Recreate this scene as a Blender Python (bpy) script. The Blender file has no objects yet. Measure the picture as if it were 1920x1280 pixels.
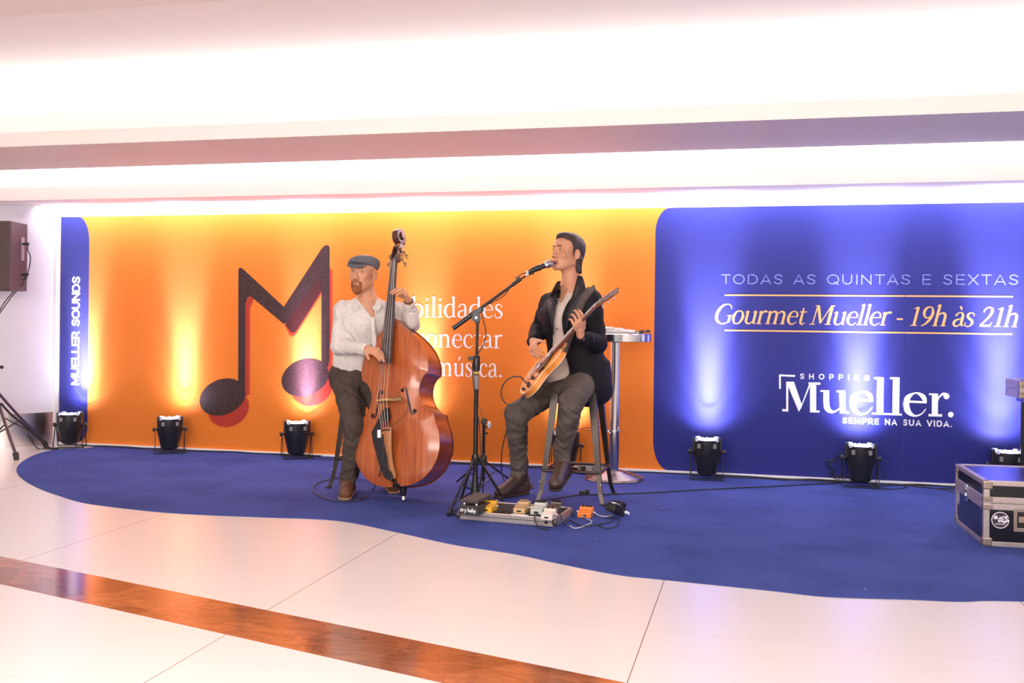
import bpy, math, random
import numpy as np
from math import sin, cos, radians, pi, atan, sqrt
from mathutils import Vector, Matrix, Euler

sc = bpy.context.scene
C = sc.collection

# ------------------------------------------------------------------ camera
A = radians(13.84)            # heading of the camera against the back wall's normal
RHO = atan(.0111)             # roll
FP = 1875.                    # focal length in pixels of the 1920 frame
PX0, PY0 = 960., 595.
HC = 1.22                     # eye height
YW = 8.02                     # distance of the printed wall

cam = bpy.data.objects.new('camera', bpy.data.cameras.new('camera'))
C.objects.link(cam)
cam.data.sensor_width = 36.
cam.data.sensor_fit = 'HORIZONTAL'
cam.data.lens = FP / 1920 * 36
cam.data.shift_y = -45 / 1920
_R = Vector((cos(A), sin(A), 0)); _U = Vector((0, 0, 1)); _F = Vector((-sin(A), cos(A), 0))
_cx = _R * cos(RHO) + _U * sin(RHO); _cy = -_R * sin(RHO) + _U * cos(RHO)
cam.matrix_world = Matrix(((_cx.x, _cy.x, -_F.x, 0), (_cx.y, _cy.y, -_F.y, 0), (_cx.z, _cy.z, -_F.z, HC), (0, 0, 0, 1)))
cam.data.clip_start = .05
sc.camera = cam

# ------------------------------------------------------------------ light
w = bpy.data.worlds.new('hall_light'); sc.world = w; w.use_nodes = True
bg = w.node_tree.nodes['Background']
bg.inputs['Color'].default_value = (1.0, .90, .86, 1)
bg.inputs['Strength'].default_value = .42
sc.view_settings.view_transform = 'Standard'
sc.view_settings.look = 'None'
sc.view_settings.gamma = 1
sc.view_settings.exposure = 0
sc.view_settings.use_curve_mapping = False
sc.cycles.max_bounces = 8
sc.cycles.sample_clamp_indirect = 6


def area(name, loc, target, sx, sy, power, col, spread=180):
    l = bpy.data.lights.new(name, 'AREA'); l.shape = 'RECTANGLE'
    l.size = sx; l.size_y = sy; l.energy = power; l.color = col; l.spread = radians(spread)
    o = bpy.data.objects.new(name, l); C.objects.link(o)
    o.location = loc
    d = (Vector(target) - Vector(loc)).normalized()
    # local x stays along the world's X so that long strips run along the wall
    z = -d; x = Vector((1, 0, 0)); x = (x - z * x.dot(z)).normalized(); y = z.cross(x)
    m = Matrix((x, y, z)).transposed()
    o.rotation_euler = m.to_euler()
    return o


WARM = (1.0, .90, .85)
COOL = (.90, .92, 1.0)
XC = -2.2                                  # middle of the hall's visible width
# cove strips that run along the ceiling
area('cove_strip_rear', (XC, 7.05, 2.47), (XC, 7.50, 2.78), 11.5, .06, 260, (1, .95, .94), 110)
area('cove_strip_wall', (XC, 7.83, 2.19), (XC, 8.0, 2.02), 11.0, .04, 62, (.94, .92, 1.0))
area('cove_strip_front', (XC, 6.20, 2.60), (XC, 5.95, 2.86), 13, .06, 62, (1, .95, .91))
# the hall's own ceiling panels and an added front fill, over and behind the photographer
area('ceiling_panel_near', (-.8, 2.0, 2.83), (-.8, 2.9, 0), 8.0, 2.2, 210, WARM)
area('added_front_fill', (-1.2, -3.6, 2.35), (-1.2, 7.2, 1.0), 8.0, 1.4, 420, (1, .93, .88))  # frontal fill added to brighten the musicians, not one of the ceiling panels
area('ceiling_panel_far', (-.8, -2.2, 2.83), (-1.2, 1.5, .6), 9.0, 3.0, 200, WARM)


# ------------------------------------------------------------------ helpers
def uv(px, py):
    u, v = px - PX0, py - PY0
    return (u * cos(RHO) + v * sin(RHO)) / FP, (-u * sin(RHO) + v * cos(RHO)) / FP


def L(px, py, d):
    "a point in the camera-aligned frame (right, forward, up) at forward distance d"
    u, v = uv(px, py)
    return np.array((u * d, d, HC - v * d))


def c2w(p):
    return Vector((p[0] * cos(A) - p[1] * sin(A), p[0] * sin(A) + p[1] * cos(A), p[2]))


def w2c(p):
    return np.array((p[0] * cos(A) + p[1] * sin(A), -p[0] * sin(A) + p[1] * cos(A), p[2]))


def FLc(px, py, z=0.):
    u, v = uv(px, py); d = (HC - z) / v
    return np.array((u * d, d, z))


def FL(px, py, z=0.):
    return c2w(FLc(px, py, z))


def ONY(px, py, Y=YW):
    q = c2w(L(px, py, 1.))
    return Vector((q.x / q.y * Y, Y, HC + (q.z - HC) / q.y * Y))


def nrm(v):
    v = np.asarray(v, float); return v / np.linalg.norm(v)


MATS = {}


def mat(name, col, rough=.5, metal=0., bump=0., bscale=200., emit=0., ecol=None, coat=0., var=0., vscale=6., spec=None, sheen=0., trans=0., stretch=None, col2=None, detail=4., sub=0.):
    if name in MATS: return MATS[name]
    m = bpy.data.materials.new(name); m.use_nodes = True
    nt = m.node_tree; b = nt.nodes['Principled BSDF']
    b.inputs['Base Color'].default_value = (*col, 1)
    b.inputs['Roughness'].default_value = rough
    b.inputs['Metallic'].default_value = metal
    if coat: b.inputs['Coat Weight'].default_value = coat; b.inputs['Coat Roughness'].default_value = .12
    if spec is not None: b.inputs['Specular IOR Level'].default_value = spec
    if sheen: b.inputs['Sheen Weight'].default_value = sheen
    if trans: b.inputs['Transmission Weight'].default_value = trans
    if sub:
        b.inputs['Subsurface Weight'].default_value = sub
        b.inputs['Subsurface Radius'].default_value = (.012, .004, .002)
    if emit:
        b.inputs['Emission Color'].default_value = (*(ecol or col), 1)
        b.inputs['Emission Strength'].default_value = emit
    tc = nt.nodes.new('ShaderNodeTexCoord'); src = tc.outputs['Object']
    if stretch:
        mp = nt.nodes.new('ShaderNodeMapping'); mp.inputs['Scale'].default_value = stretch
        nt.links.new(src, mp.inputs['Vector']); src = mp.outputs['Vector']
    n = nt.nodes.new('ShaderNodeTexNoise'); n.inputs['Scale'].default_value = vscale; n.inputs['Detail'].default_value = detail
    nt.links.new(src, n.inputs['Vector'])
    v = var if var else .04
    r = nt.nodes.new('ShaderNodeValToRGB')
    r.color_ramp.elements[0].position = .3; r.color_ramp.elements[1].position = .7
    c2 = col2 or tuple(min(1, c * (1 + v)) for c in col)
    r.color_ramp.elements[0].color = (*[c * (1 - v) for c in col], 1)
    r.color_ramp.elements[1].color = (*c2, 1)
    nt.links.new(n.outputs['Fac'], r.inputs['Fac']); nt.links.new(r.outputs['Color'], b.inputs['Base Color'])
    if bump:
        n2 = nt.nodes.new('ShaderNodeTexNoise'); n2.inputs['Scale'].default_value = bscale; n2.inputs['Detail'].default_value = 3
        nt.links.new(src, n2.inputs['Vector'])
        bp = nt.nodes.new('ShaderNodeBump'); bp.inputs['Strength'].default_value = bump; bp.inputs['Distance'].default_value = .01
        nt.links.new(n2.outputs['Fac'], bp.inputs['Height']); nt.links.new(bp.outputs['Normal'], b.inputs['Normal'])
    MATS[name] = m
    return m


class MB:
    "collects shapes and links them as one mesh object"
    def __init__(s): s.v = []; s.f = []

    def add(s, vs, fs):
        n = len(s.v); s.v += [tuple(map(float, q)) for q in vs]; s.f += [tuple(i + n for i in f) for f in fs]; return s

    def box(s, c, size, R=None):
        hx, hy, hz = [q / 2 for q in size]; vs = []
        for x in (-hx, hx):
            for y in (-hy, hy):
                for z in (-hz, hz):
                    p = np.array((x, y, z))
                    if R is not None: p = np.asarray(R) @ p
                    vs.append(p + np.asarray(c, float))
        return s.add(vs, [(0, 1, 3, 2), (4, 6, 7, 5), (0, 4, 5, 1), (2, 3, 7, 6), (0, 2, 6, 4), (1, 5, 7, 3)])

    def ring(s, c, x, y, r, n, ph=0.):
        return [np.asarray(c) + np.asarray(x) * r * cos(2 * pi * i / n + ph) + np.asarray(y) * r * sin(2 * pi * i / n + ph) for i in range(n)]

    @staticmethod
    def frame(d, hint=None):
        d = nrm(d); h = np.array((0, 0, 1.)) if hint is None else np.asarray(hint, float)
        if abs(d @ nrm(h)) > .97: h = np.array((1., 0, 0))
        x = nrm(np.cross(h, d)); return x, np.cross(d, x)

    def cyl(s, a, b, r0, r1=None, n=16, cap=True):
        r1 = r0 if r1 is None else r1
        a = np.asarray(a, float); b = np.asarray(b, float)
        x, y = s.frame(b - a)
        vs = s.ring(a, x, y, r0, n) + s.ring(b, x, y, r1, n)
        fs = [(i, (i + 1) % n, n + (i + 1) % n, n + i) for i in range(n)]
        if cap: fs += [tuple(range(n))[::-1], tuple(range(n, 2 * n))]
        return s.add(vs, fs)

    def tube(s, pts, r, n=8, close=False, cap=True):
        pts = [np.asarray(p, float) for p in pts]; m = len(pts)
        rs = r if hasattr(r, '__len__') else [r] * m
        vs = []; xp = None
        for i in range(m):
            if close: d = pts[(i + 1) % m] - pts[i - 1]
            else: d = pts[min(i + 1, m - 1)] - pts[max(i - 1, 0)]
            d = nrm(d + 1e-9)
            if xp is None: x, y = s.frame(d)
            else:
                x = xp - d * (xp @ d); x = nrm(x) if np.linalg.norm(x) > 1e-6 else s.frame(d)[0]; y = np.cross(d, x)
            xp = x; vs += s.ring(pts[i], x, y, rs[i], n)
        fs = []
        for i in range(m if close else m - 1):
            j = (i + 1) % m
            for k in range(n): fs.append((i * n + k, i * n + (k + 1) % n, j * n + (k + 1) % n, j * n + k))
        if not close and cap: fs += [tuple(range(n))[::-1], tuple(range((m - 1) * n, m * n))]
        return s.add(vs, fs)

    def lathe(s, prof, c=(0, 0, 0), ax=(0, 0, 1), n=24, cap=True, sq=None):
        "prof: (radius, height) pairs along ax"
        ax = nrm(ax); x, y = s.frame(ax); c = np.asarray(c, float); vs = []
        for r, h in prof: vs += s.ring(c + ax * h, x, y, r, n)
        fs = []
        for i in range(len(prof) - 1):
            for k in range(n): fs.append((i * n + k, i * n + (k + 1) % n, (i + 1) * n + (k + 1) % n, (i + 1) * n + k))
        if cap: fs += [tuple(range(n))[::-1], tuple(range((len(prof) - 1) * n, len(prof) * n))]
        return s.add(vs, fs)

    def prism(s, poly, z0, z1, M=None):
        "poly in local xy, extruded z0..z1, M maps local to the object's frame"
        n = len(poly); vs = [(x, y, z0) for x, y in poly] + [(x, y, z1) for x, y in poly]
        if M is not None: vs = [M(v) for v in vs]
        fs = [tuple(range(n))[::-1], tuple(range(n, 2 * n))] + [(i, (i + 1) % n, n + (i + 1) % n, n + i) for i in range(n)]
        return s.add(vs, fs)

    def ball(s, c, r, n=16, R=None):
        r = np.array(r if hasattr(r, '__len__') else (r, r, r), float); c = np.asarray(c, float); vs = []; m = n // 2
        for i in range(m + 1):
            t = pi * i / m
            for k in range(n):
                p = r * np.array((sin(t) * cos(2 * pi * k / n), sin(t) * sin(2 * pi * k / n), cos(t)))
                if R is not None: p = np.asarray(R) @ p
                vs.append(c + p)
        fs = [(i * n + k, (i + 1) * n + k, (i + 1) * n + (k + 1) % n, i * n + (k + 1) % n) for i in range(m) for k in range(n)]
        return s.add(vs, fs)

    def build(s, name, m, parent=None, smooth=False, bevel=0., origin=None, auto=True):
        me = bpy.data.meshes.new(name)
        vs = s.v
        if origin is not None: vs = [(x - origin[0], y - origin[1], z - origin[2]) for x, y, z in vs]
        me.from_pydata(vs, [], s.f); me.validate(); me.update()
        import bmesh
        bm = bmesh.new(); bm.from_mesh(me)
        bmesh.ops.remove_doubles(bm, verts=bm.verts, dist=1e-6)
        bmesh.ops.dissolve_degenerate(bm, edges=bm.edges, dist=1e-6)
        bmesh.ops.recalc_face_normals(bm, faces=bm.faces)
        bm.to_mesh(me); bm.free()
        o = bpy.data.objects.new(name, me); C.objects.link(o)
        if m is not None: me.materials.append(m)
        if smooth:
            for p in me.polygons: p.use_smooth = True
            try: me.set_sharp_from_angle(angle=radians(38))
            except Exception: pass
        if bevel:
            b = o.modifiers.new('bevel', 'BEVEL'); b.width = bevel; b.segments = 2; b.limit_method = 'ANGLE'; b.angle_limit = radians(40)
        if parent is not None: o.parent = parent
        if origin is not None: o.location = origin
        return o


def tag(o, label=None, cat=None, group=None, kind=None):
    if label: o['label'] = label
    if cat: o['category'] = cat
    if group: o['group'] = group
    if kind: o['kind'] = kind
    return o


def thing(name, label, cat, loc=(0, 0, 0), rz=0., group=None):
    o = bpy.data.objects.new(name, None); C.objects.link(o)
    o.location = loc; o.rotation_euler = (0, 0, rz); o.empty_display_size = .1
    return tag(o, label, cat, group)


def copy_tree(o, parent=None):
    c = o.copy(); C.objects.link(c)
    if parent is not None: c.parent = parent
    for ch in [x for x in bpy.data.objects if x.parent == o]: copy_tree(ch, c)
    return c


def spline(pts, n=8, close=False):
    "Catmull-Rom through pts (any dimension)"
    P = [np.asarray(p, float) for p in pts]; out = []; m = len(P)
    for i in range(m if close else m - 1):
        if close: a, b, c, d = P[i - 1], P[i], P[(i + 1) % m], P[(i + 2) % m]
        else: a, b, c, d = P[max(i - 1, 0)], P[i], P[i + 1], P[min(i + 2, m - 1)]
        for k in range(n):
            t = k / n
            out.append(.5 * (2 * b + (c - a) * t + (2 * a - 5 * b + 4 * c - d) * t * t + (3 * b - a - 3 * c + d) * t ** 3))
    if not close: out.append(P[-1])
    return out


def struct(o): o['kind'] = 'structure'; return o


# ------------------------------------------------------------------ the room
X0, X1 = -8.2, 5.2
m_ceil = mat('ceiling_paint', (.82, .76, .74), .6, var=.01)
m_white = mat('white_paint', (.88, .87, .87), .5, var=.01)

# floor: polished cream slabs 1.543 x 1.075 m with hairline joints and a band of brown stone
fm = bpy.data.materials.new('polished_cream_tile'); fm.use_nodes = True
nt = fm.node_tree; b = nt.nodes['Principled BSDF']; N = nt.nodes.new; K = nt.links.new
geo = N('ShaderNodeNewGeometry'); sep = N('ShaderNodeSeparateXYZ'); K(geo.outputs['Position'], sep.inputs[0])


def mth(op, a, b2=None, c=None):
    n = N('ShaderNodeMath'); n.operation = op
    for i, q in enumerate((a, b2, c)):
        if q is None: continue
        if isinstance(q, (int, float)): n.inputs[i].default_value = q
        else: K(q, n.inputs[i])
    return n.outputs[0]


def joint(coord, off, per, wd):
    t = mth('ADD', coord, -off + per * 40.5); t = mth('MODULO', t, per); t = mth('SUBTRACT', t, per / 2)
    return mth('LESS_THAN', mth('ABSOLUTE', t), wd)


jx = joint(sep.outputs['X'], -.414, 1.543, .0022); jy = joint(sep.outputs['Y'], 3.94, 1.08, .0012)
nz = N('ShaderNodeTexNoise'); nz.inputs['Scale'].default_value = 1.3; nz.inputs['Detail'].default_value = 6
K(geo.outputs['Position'], nz.inputs['Vector'])
rp = N('ShaderNodeValToRGB'); rp.color_ramp.elements[0].color = (.66, .61, .585, 1); rp.color_ramp.elements[1].color = (.71, .66, .635, 1)
K(nz.outputs['Fac'], rp.inputs['Fac'])
mx = N('ShaderNodeMixRGB'); K(jx, mx.inputs['Fac']); K(rp.outputs['Color'], mx.inputs['Color1']); mx.inputs['Color2'].default_value = (.26, .17, .14, 1)
mx2 = N('ShaderNodeMixRGB'); K(mth('MULTIPLY', jy, .55), mx2.inputs['Fac']); K(mx.outputs['Color'], mx2.inputs['Color1']); mx2.inputs['Color2'].default_value = (.45, .36, .32, 1)
K(mx2.outputs['Color'], b.inputs['Base Color']); b.inputs['Roughness'].default_value = .24; b.inputs['Specular IOR Level'].default_value = .32
floor = struct(MB().box((-1.5, 2.2, -.05), (14.4, 12.6, .1)).build('floor', fm))

sm = bpy.data.materials.new('polished_brown_granite'); sm.use_nodes = True
nt = sm.node_tree; b = nt.nodes['Principled BSDF']; N = nt.nodes.new; K = nt.links.new
tc = N('ShaderNodeTexCoord'); mp = N('ShaderNodeMapping'); mp.inputs['Rotation'].default_value = (0, 0, .5); mp.inputs['Scale'].default_value = (1, 3.2, 1)
K(tc.outputs['Object'], mp.inputs['Vector'])
n1 = N('ShaderNodeTexNoise'); n1.inputs['Scale'].default_value = 7; n1.inputs['Detail'].default_value = 9; n1.inputs['Roughness'].default_value = .7; n1.inputs['Distortion'].default_value = 1.2
K(mp.outputs['Vector'], n1.inputs['Vector'])
r1 = N('ShaderNodeValToRGB'); e = r1.color_ramp.elements
e[0].position = .3; e[0].color = (.20, .062, .028, 1); e[1].position = .72; e[1].color = (.46, .17, .075, 1)
K(n1.outputs['Fac'], r1.inputs['Fac'])
vo = N('ShaderNodeTexVoronoi'); vo.inputs['Scale'].default_value = 2.6; K(tc.outputs['Object'], vo.inputs['Vector'])
r2 = N('ShaderNodeValToRGB'); e = r2.color_ramp.elements; e[0].color = (.52, .46, .46, 1); e[1].color = (1.15, 1.1, 1.0, 1)
bw = N('ShaderNodeRGBToBW'); K(vo.outputs['Color'], bw.inputs[0]); K(bw.outputs[0], r2.inputs['Fac'])
mm = N('ShaderNodeMixRGB'); mm.blend_type = 'MULTIPLY'; mm.inputs['Fac'].default_value = 1; K(r1.outputs['Color'], mm.inputs['Color1']); K(r2.outputs['Color'], mm.inputs['Color2'])
K(mm.outputs['Color'], b.inputs['Base Color']); b.inputs['Roughness'].default_value = .09; b.inputs['Specular IOR Level'].default_value = .8
bpn = N('ShaderNodeBump'); bpn.inputs['Strength'].default_value = .05; bpn.inputs['Distance'].default_value = .004; K(n1.outputs['Fac'], bpn.inputs['Height']); K(bpn.outputs['Normal'], b.inputs['Normal'])
s_ = -(4.236 - 3.349) / (3.66 - .424)
T = lambda x: 4.236 + s_ * (x + 3.66)
BT = lambda x: 3.809 + s_ * (x + 3.29)
# the band turns into the room's border beyond the left and right edges of the picture
band = MB().prism([(-8.6, BT(-8.6)), (3.2, BT(3.2)), (3.2, T(3.2)), (-8.6, T(-8.6))], -.004, .0012).build('trim_1', sm)
struct(band)

# blue carpet with its wavy outline
pix = [(162, 841), (120, 842), (90, 846), (62, 855), (42, 866), (31, 880), (40, 896), (70, 914), (110, 929), (150, 941), (200, 949), (300, 960), (400, 966), (500, 970), (630, 976), (745, 998), (850, 1021), (960, 1038), (1050, 1057), (1160, 1078), (1245, 1087), (1440, 1107), (1550, 1119), (1700, 1124), (1800, 1128), (1900, 1127)]
out = [FL(px, py)[:2] for px, py in pix]
out = [tuple(q) for q in spline(out + [(2.1, 4.95), (3.2, 5.5), (4.1, 6.3)], 6)]
out += [(4.2, YW - .02), (out[0][0], YW - .02)]
cm = bpy.data.materials.new('blue_needle_carpet'); cm.use_nodes = True
nt = cm.node_tree; b = nt.nodes['Principled BSDF']; N = nt.nodes.new; K = nt.links.new
tc = N('ShaderNodeTexCoord')
n1 = N('ShaderNodeTexNoise'); n1.inputs['Scale'].default_value = 160; n1.inputs['Detail'].default_value = 3; K(tc.outputs['Object'], n1.inputs['Vector'])
n2 = N('ShaderNodeTexNoise'); n2.inputs['Scale'].default_value = 2.2; n2.inputs['Detail'].default_value = 4; K(tc.outputs['Object'], n2.inputs['Vector'])
ad = N('ShaderNodeMath'); ad.operation = 'MULTIPLY_ADD'; K(n1.outputs['Fac'], ad.inputs[0]); ad.inputs[1].default_value = .75; K(n2.outputs['Fac'], ad.inputs[2])
r1 = N('ShaderNodeValToRGB'); e = r1.color_ramp.elements; e[0].position = .6; e[0].color = (.031, .047, .180, 1); e[1].position = 1.; e[1].color = (.052, .077, .275, 1)
K(ad.outputs[0], r1.inputs['Fac'])
# a few specks of fluff
vo = N('ShaderNodeTexVoronoi'); vo.inputs['Scale'].default_value = 2.3; K(tc.outputs['Object'], vo.inputs['Vector'])
lt = N('ShaderNodeMath'); lt.operation = 'LESS_THAN'; K(vo.outputs['Distance'], lt.inputs[0]); lt.inputs[1].default_value = .011
mx = N('ShaderNodeMixRGB'); K(lt.outputs[0], mx.inputs['Fac']); K(r1.outputs['Color'], mx.inputs['Color1']); mx.inputs['Color2'].default_value = (.6, .6, .75, 1)
K(mx.outputs['Color'], b.inputs['Base Color']); b.inputs['Roughness'].default_value = .95; b.inputs['Specular IOR Level'].default_value = .08
bpn = N('ShaderNodeBump'); bpn.inputs['Strength'].default_value = .42; bpn.inputs['Distance'].default_value = .003; K(n1.outputs['Fac'], bpn.inputs['Height']); K(bpn.outputs['Normal'], b.inputs['Normal'])
carpet = MB().prism(out, 0.0, .005).build('stage_carpet', cm)
tag(carpet, 'royal blue carpet with a wavy front edge on the cream floor under the musicians', 'carpet')
CZ = .005

# walls and stepped ceiling with light coves
struct(MB().box((-1.5, YW + .16, 1.45), (14.4, .12, 3.0)).build('wall_back', m_white))
struct(MB().box((X1 + .06, 2.2, 1.5), (.12, 12.6, 3.0)).build('wall_right', m_white))
# rear soffit over the printed wall and its riser
struct(MB().prism([(7.50, 2.20), (8.10, 2.20), (8.10, 2.27), (7.56, 2.27), (7.56, 3.0), (7.50, 3.0)], X0, X1, lambda v: (v[2], v[0], v[1])).build('ceiling', m_ceil))
m_ceil_w = mat('warm_ceiling_paint', (.80, .72, .69), .6, var=.01)
struct(MB().prism([(6.08, 2.40), (7.08, 2.40), (7.08, 2.45), (6.13, 2.45), (6.13, 2.50), (6.08, 2.50)], X0, X1, lambda v: (v[2], v[0], v[1])).build('ceiling', m_ceil_w))
struct(MB().prism([(6.28, 2.44), (6.32, 2.44), (6.32, 2.9), (7.56, 2.96), (7.56, 3.0), (4.2, 3.0), (4.2, 2.86), (6.28, 2.86)], X0, X1, lambda v: (v[2], v[0], v[1])).build('ceiling', m_ceil))
struct(MB().prism([(3.1, 2.70), (4.26, 2.70), (4.26, 2.78), (3.3, 2.78), (3.3, 2.95), (3.1, 2.95)], X0, X1, lambda v: (v[2], v[0], v[1])).build('ceiling', m_ceil_w))
struct(MB().box((-1.5, -.6, 2.95), (13.4, 7.4, .1)).build('ceiling', m_ceil))
# white joint strip at the left end of the printed wall, and the plinth under it
xl = ONY(113, 600).x
struct(MB().box((xl - .035, YW - .005, 1.10), (.05, .09, 2.2)).build('trim_2', m_white))
struct(MB().box(((xl + 5.2) / 2, YW + .05, 1.10), (5.2 - xl, .07, 2.2)).box(((xl + 5.2) / 2, YW - .012, .010), (5.2 - xl, .03, .02)).build('trim_3', m_white))
# ------------------------------------------------------------------ printed wall
def panel_mat(name, col, top, gloss=.42):
    "one printed colour with a faint fabric weave"
    m = bpy.data.materials.new(name); m.use_nodes = True
    nt = m.node_tree; b = nt.nodes['Principled BSDF']; N = nt.nodes.new; K = nt.links.new
    tc = N('ShaderNodeTexCoord')
    n = N('ShaderNodeTexNoise'); n.inputs['Scale'].default_value = 90; n.inputs['Detail'].default_value = 2; K(tc.outputs['Object'], n.inputs['Vector'])
    r = N('ShaderNodeValToRGB'); e = r.color_ramp.elements
    e[0].position = .3; e[0].color = (*[c * .94 for c in col], 1); e[1].position = .7; e[1].color = (*top, 1)
    K(n.outputs['Fac'], r.inputs['Fac']); K(r.outputs['Color'], b.inputs['Base Color'])
    b.inputs['Roughness'].default_value = gloss; b.inputs['Specular IOR Level'].default_value = .12
    b.inputs['Sheen Weight'].default_value = .45; b.inputs['Sheen Roughness'].default_value = .45
    return m


m_or = panel_mat('orange_print', (.80, .212, .023), (.82, .222, .027))
m_bl = panel_mat('blue_print', (.020, .025, .19), (.023, .028, .215))
m_let = mat('white_print', (.92, .92, .95), .45, var=.01)
m_peach = mat('peach_print', (.95, .42, .13), .45, var=.01)
m_pale = mat('lilac_print', (.20, .23, .62), .45, var=.01)
wallp = thing('printed_backdrop', 'long printed backdrop wall with an orange field and blue end panels behind the two musicians', 'backdrop', (0, YW, 0))
ZT, ZB = 2.107, .02


def onp(px, py):
    q = ONY(px, py); return (q.x, q.z)


def corner(cx, cz, r, a0, a1, n=8, kx=1.):
    return [(cx + kx * r * cos(a0 + (a1 - a0) * i / n), cz + r * sin(a0 + (a1 - a0) * i / n)) for i in range(n + 1)]


M_P = lambda v: (v[0], -v[2], v[1])          # (x, z, height off the wall)
xa = xl; xb = ONY(166, 600).x; xc = ONY(1227, 600).x; r = .20
MB().prism([(xa, ZB), (xb - .10, ZB), (xc + .2, ZB), (xc + .2, ZT), (xb - .1, ZT), (xa, ZT)], -.03, 0., M_P).build('orange_field', m_or, wallp)
left = [(xa, ZB)] + corner(xb - .12, ZB + .14, .14, -pi / 2, 0, kx=.85) + corner(xb - .12, ZT - .24, .24, 0, pi / 2, kx=.5) + [(xa, ZT)]
MB().prism(left, 0.0001, .0003, M_P).build('blue_field', m_bl, wallp)
right = [(5.1, ZB)] + [(xc + .12, ZB)] + corner(xc + .12, ZB + .24, .24, -pi / 2, -pi, kx=.5) + corner(xc + .12, ZT - .20, .20, pi, pi / 2, kx=.6) + [(5.1, ZT)]
MB().prism(right, 0.0001, .0003, M_P).build('blue_field', m_bl, wallp)
xs = ONY(1696, 600).x
MB().box((xs, -.0010, (ZT + ZB) / 2), (.004, .001, ZT - ZB - .02)).build('panel_seam', mat('seam_shadow', (.012, .016, .2), .6), wallp)

# the emblem: an M made of two notes, pimpled dark leather, printed with its red shadow
m_note = bpy.data.materials.new('printed_leather'); m_note.use_nodes = True
nt = m_note.node_tree; b = nt.nodes['Principled BSDF']; N = nt.nodes.new; K = nt.links.new
tc = N('ShaderNodeTexCoord'); vo = N('ShaderNodeTexVoronoi'); vo.inputs['Scale'].default_value = 150; K(tc.outputs['Object'], vo.inputs['Vector'])
rr = N('ShaderNodeValToRGB'); e = rr.color_ramp.elements; e[0].position = .12; e[0].color = (.095, .038, .032, 1); e[1].position = .7; e[1].color = (.016, .007, .010, 1)
K(vo.outputs['Distance'], rr.inputs['Fac']); K(rr.outputs['Color'], b.inputs['Base Color']); b.inputs['Roughness'].default_value = .45


def strip_poly(pts, w):
    "outline polygon of a polyline with a width at each point"
    P = [np.array(p, float) for p in pts]; l = []; r = []
    for i in range(len(P)):
        d = P[min(i + 1, len(P) - 1)] - P[max(i - 1, 0)]; d = d / (np.linalg.norm(d) + 1e-9); n = np.array((-d[1], d[0]))
        ww = (w[i] if hasattr(w, '__len__') else w) / 2
        l.append(P[i] + n * ww); r.append(P[i] - n * ww)
    return l, r


ZN = [0]


def zz():
    ZN[0] += 1; return 1.6e-5 * (ZN[0] % 17)


def rstrip(mb, pts, w, z0, z1, M, caps=True):
    l, r = strip_poly(pts, w)
    for i in range(len(l) - 1): mb.prism([l[i], r[i], r[i + 1], l[i + 1]], z0, z1 + zz(), M)
    if caps:
        ws = w if hasattr(w, '__len__') else [w] * len(pts)
        for p, ww in ((pts[0], ws[0]), (pts[-1], ws[-1])):
            mb.prism([(p[0] + ww / 2 * cos(t), p[1] + ww / 2 * sin(t)) for t in np.linspace(0, 2 * pi, 16, endpoint=False)], z0, z1 + zz(), M)


# outlines traced on the wall's own plane
NP = lambda pts: [onp(360 + x / 2.8433, 430 + y / 2.8433) for x, y in pts]
bar1 = NP([(247, 216), (250, 207), (258, 203), (266, 206), (276, 214), (490, 412), (690, 104), (702, 90), (713, 84), (725, 84), (733, 92), (734, 104), (733, 700), (724, 735), (690, 705), (690, 240), (522, 470), (506, 494), (489, 504), (320, 362), (308, 356), (298, 362), (285, 395), (283, 880), (246, 850)])
leaf = lambda cx, cy, a, bx, t: [(cx + a * cos(q) * cos(t) - bx * sin(q) * sin(t), cy + a * cos(q) * sin(t) + bx * sin(q) * cos(t)) for q in np.linspace(0, 2 * pi, 48, endpoint=False)]
head1 = NP(leaf(163, 893, 127, 94, -.40)); head2 = NP(leaf(603, 789, 130, 97, -.36))
m_sh = bpy.data.materials.new('printed_red_shadow'); m_sh.use_nodes = True
b = m_sh.node_tree.nodes['Principled BSDF']; b.inputs['Base Color'].default_value = (.42, .032, .014, 1); b.inputs['Roughness'].default_value = .45
m_shs = mat('printed_soft_shadow', (.66, .105, .012), .45, var=.02)
notes = MB()
for k, (dx, dy, g) in enumerate(((22, 62, 1.06), (20, 60, 1.0))):
    s = MB(); z = .0001 + .0001 * k
    for (cx, cy, a, bb, t) in ((195, 955, 110, 92, -.5), (640, 840, 112, 95, -.5)):
        s.prism(NP(leaf(cx, cy, a * g, bb * g, t)), 0., z + zz(), M_P)
    # printed shade beside the stems and under the beams
    e_ = 8 if k == 0 else 0
    s.prism(NP([(283, 395), (306, 352), (330, 372), (306 + e_, 420), (304 + e_, 880), (283, 890)]), 0., z + zz(), M_P)
    s.prism(NP([(490, 500), (560 - e_ / 2, 548 + e_), (540, 566 + e_), (520, 560 + e_)]), 0., z + zz(), M_P)
    s.prism(NP([(517, 500), (690, 318), (690, 340 + e_), (560, 545 + e_), (532, 566)]), 0., z + zz(), M_P)
    s.prism(NP([(731, 200), (744 + e_, 220), (744 + e_, 800), (720, 830)]), 0., z + zz(), M_P)
    s.build('printed_shadow', m_shs if k == 0 else m_sh, wallp)
sd3 = MB().prism(NP([(522, 468), (690, 238), (690, 330), (560, 536), (546, 550), (530, 550), (497, 506)]), 0., .00045, M_P); sd3.build('printed_shadow', mat('printed_deep_shadow', (.055, .008, .008), .45, var=.02), wallp)
nb = MB()


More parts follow.
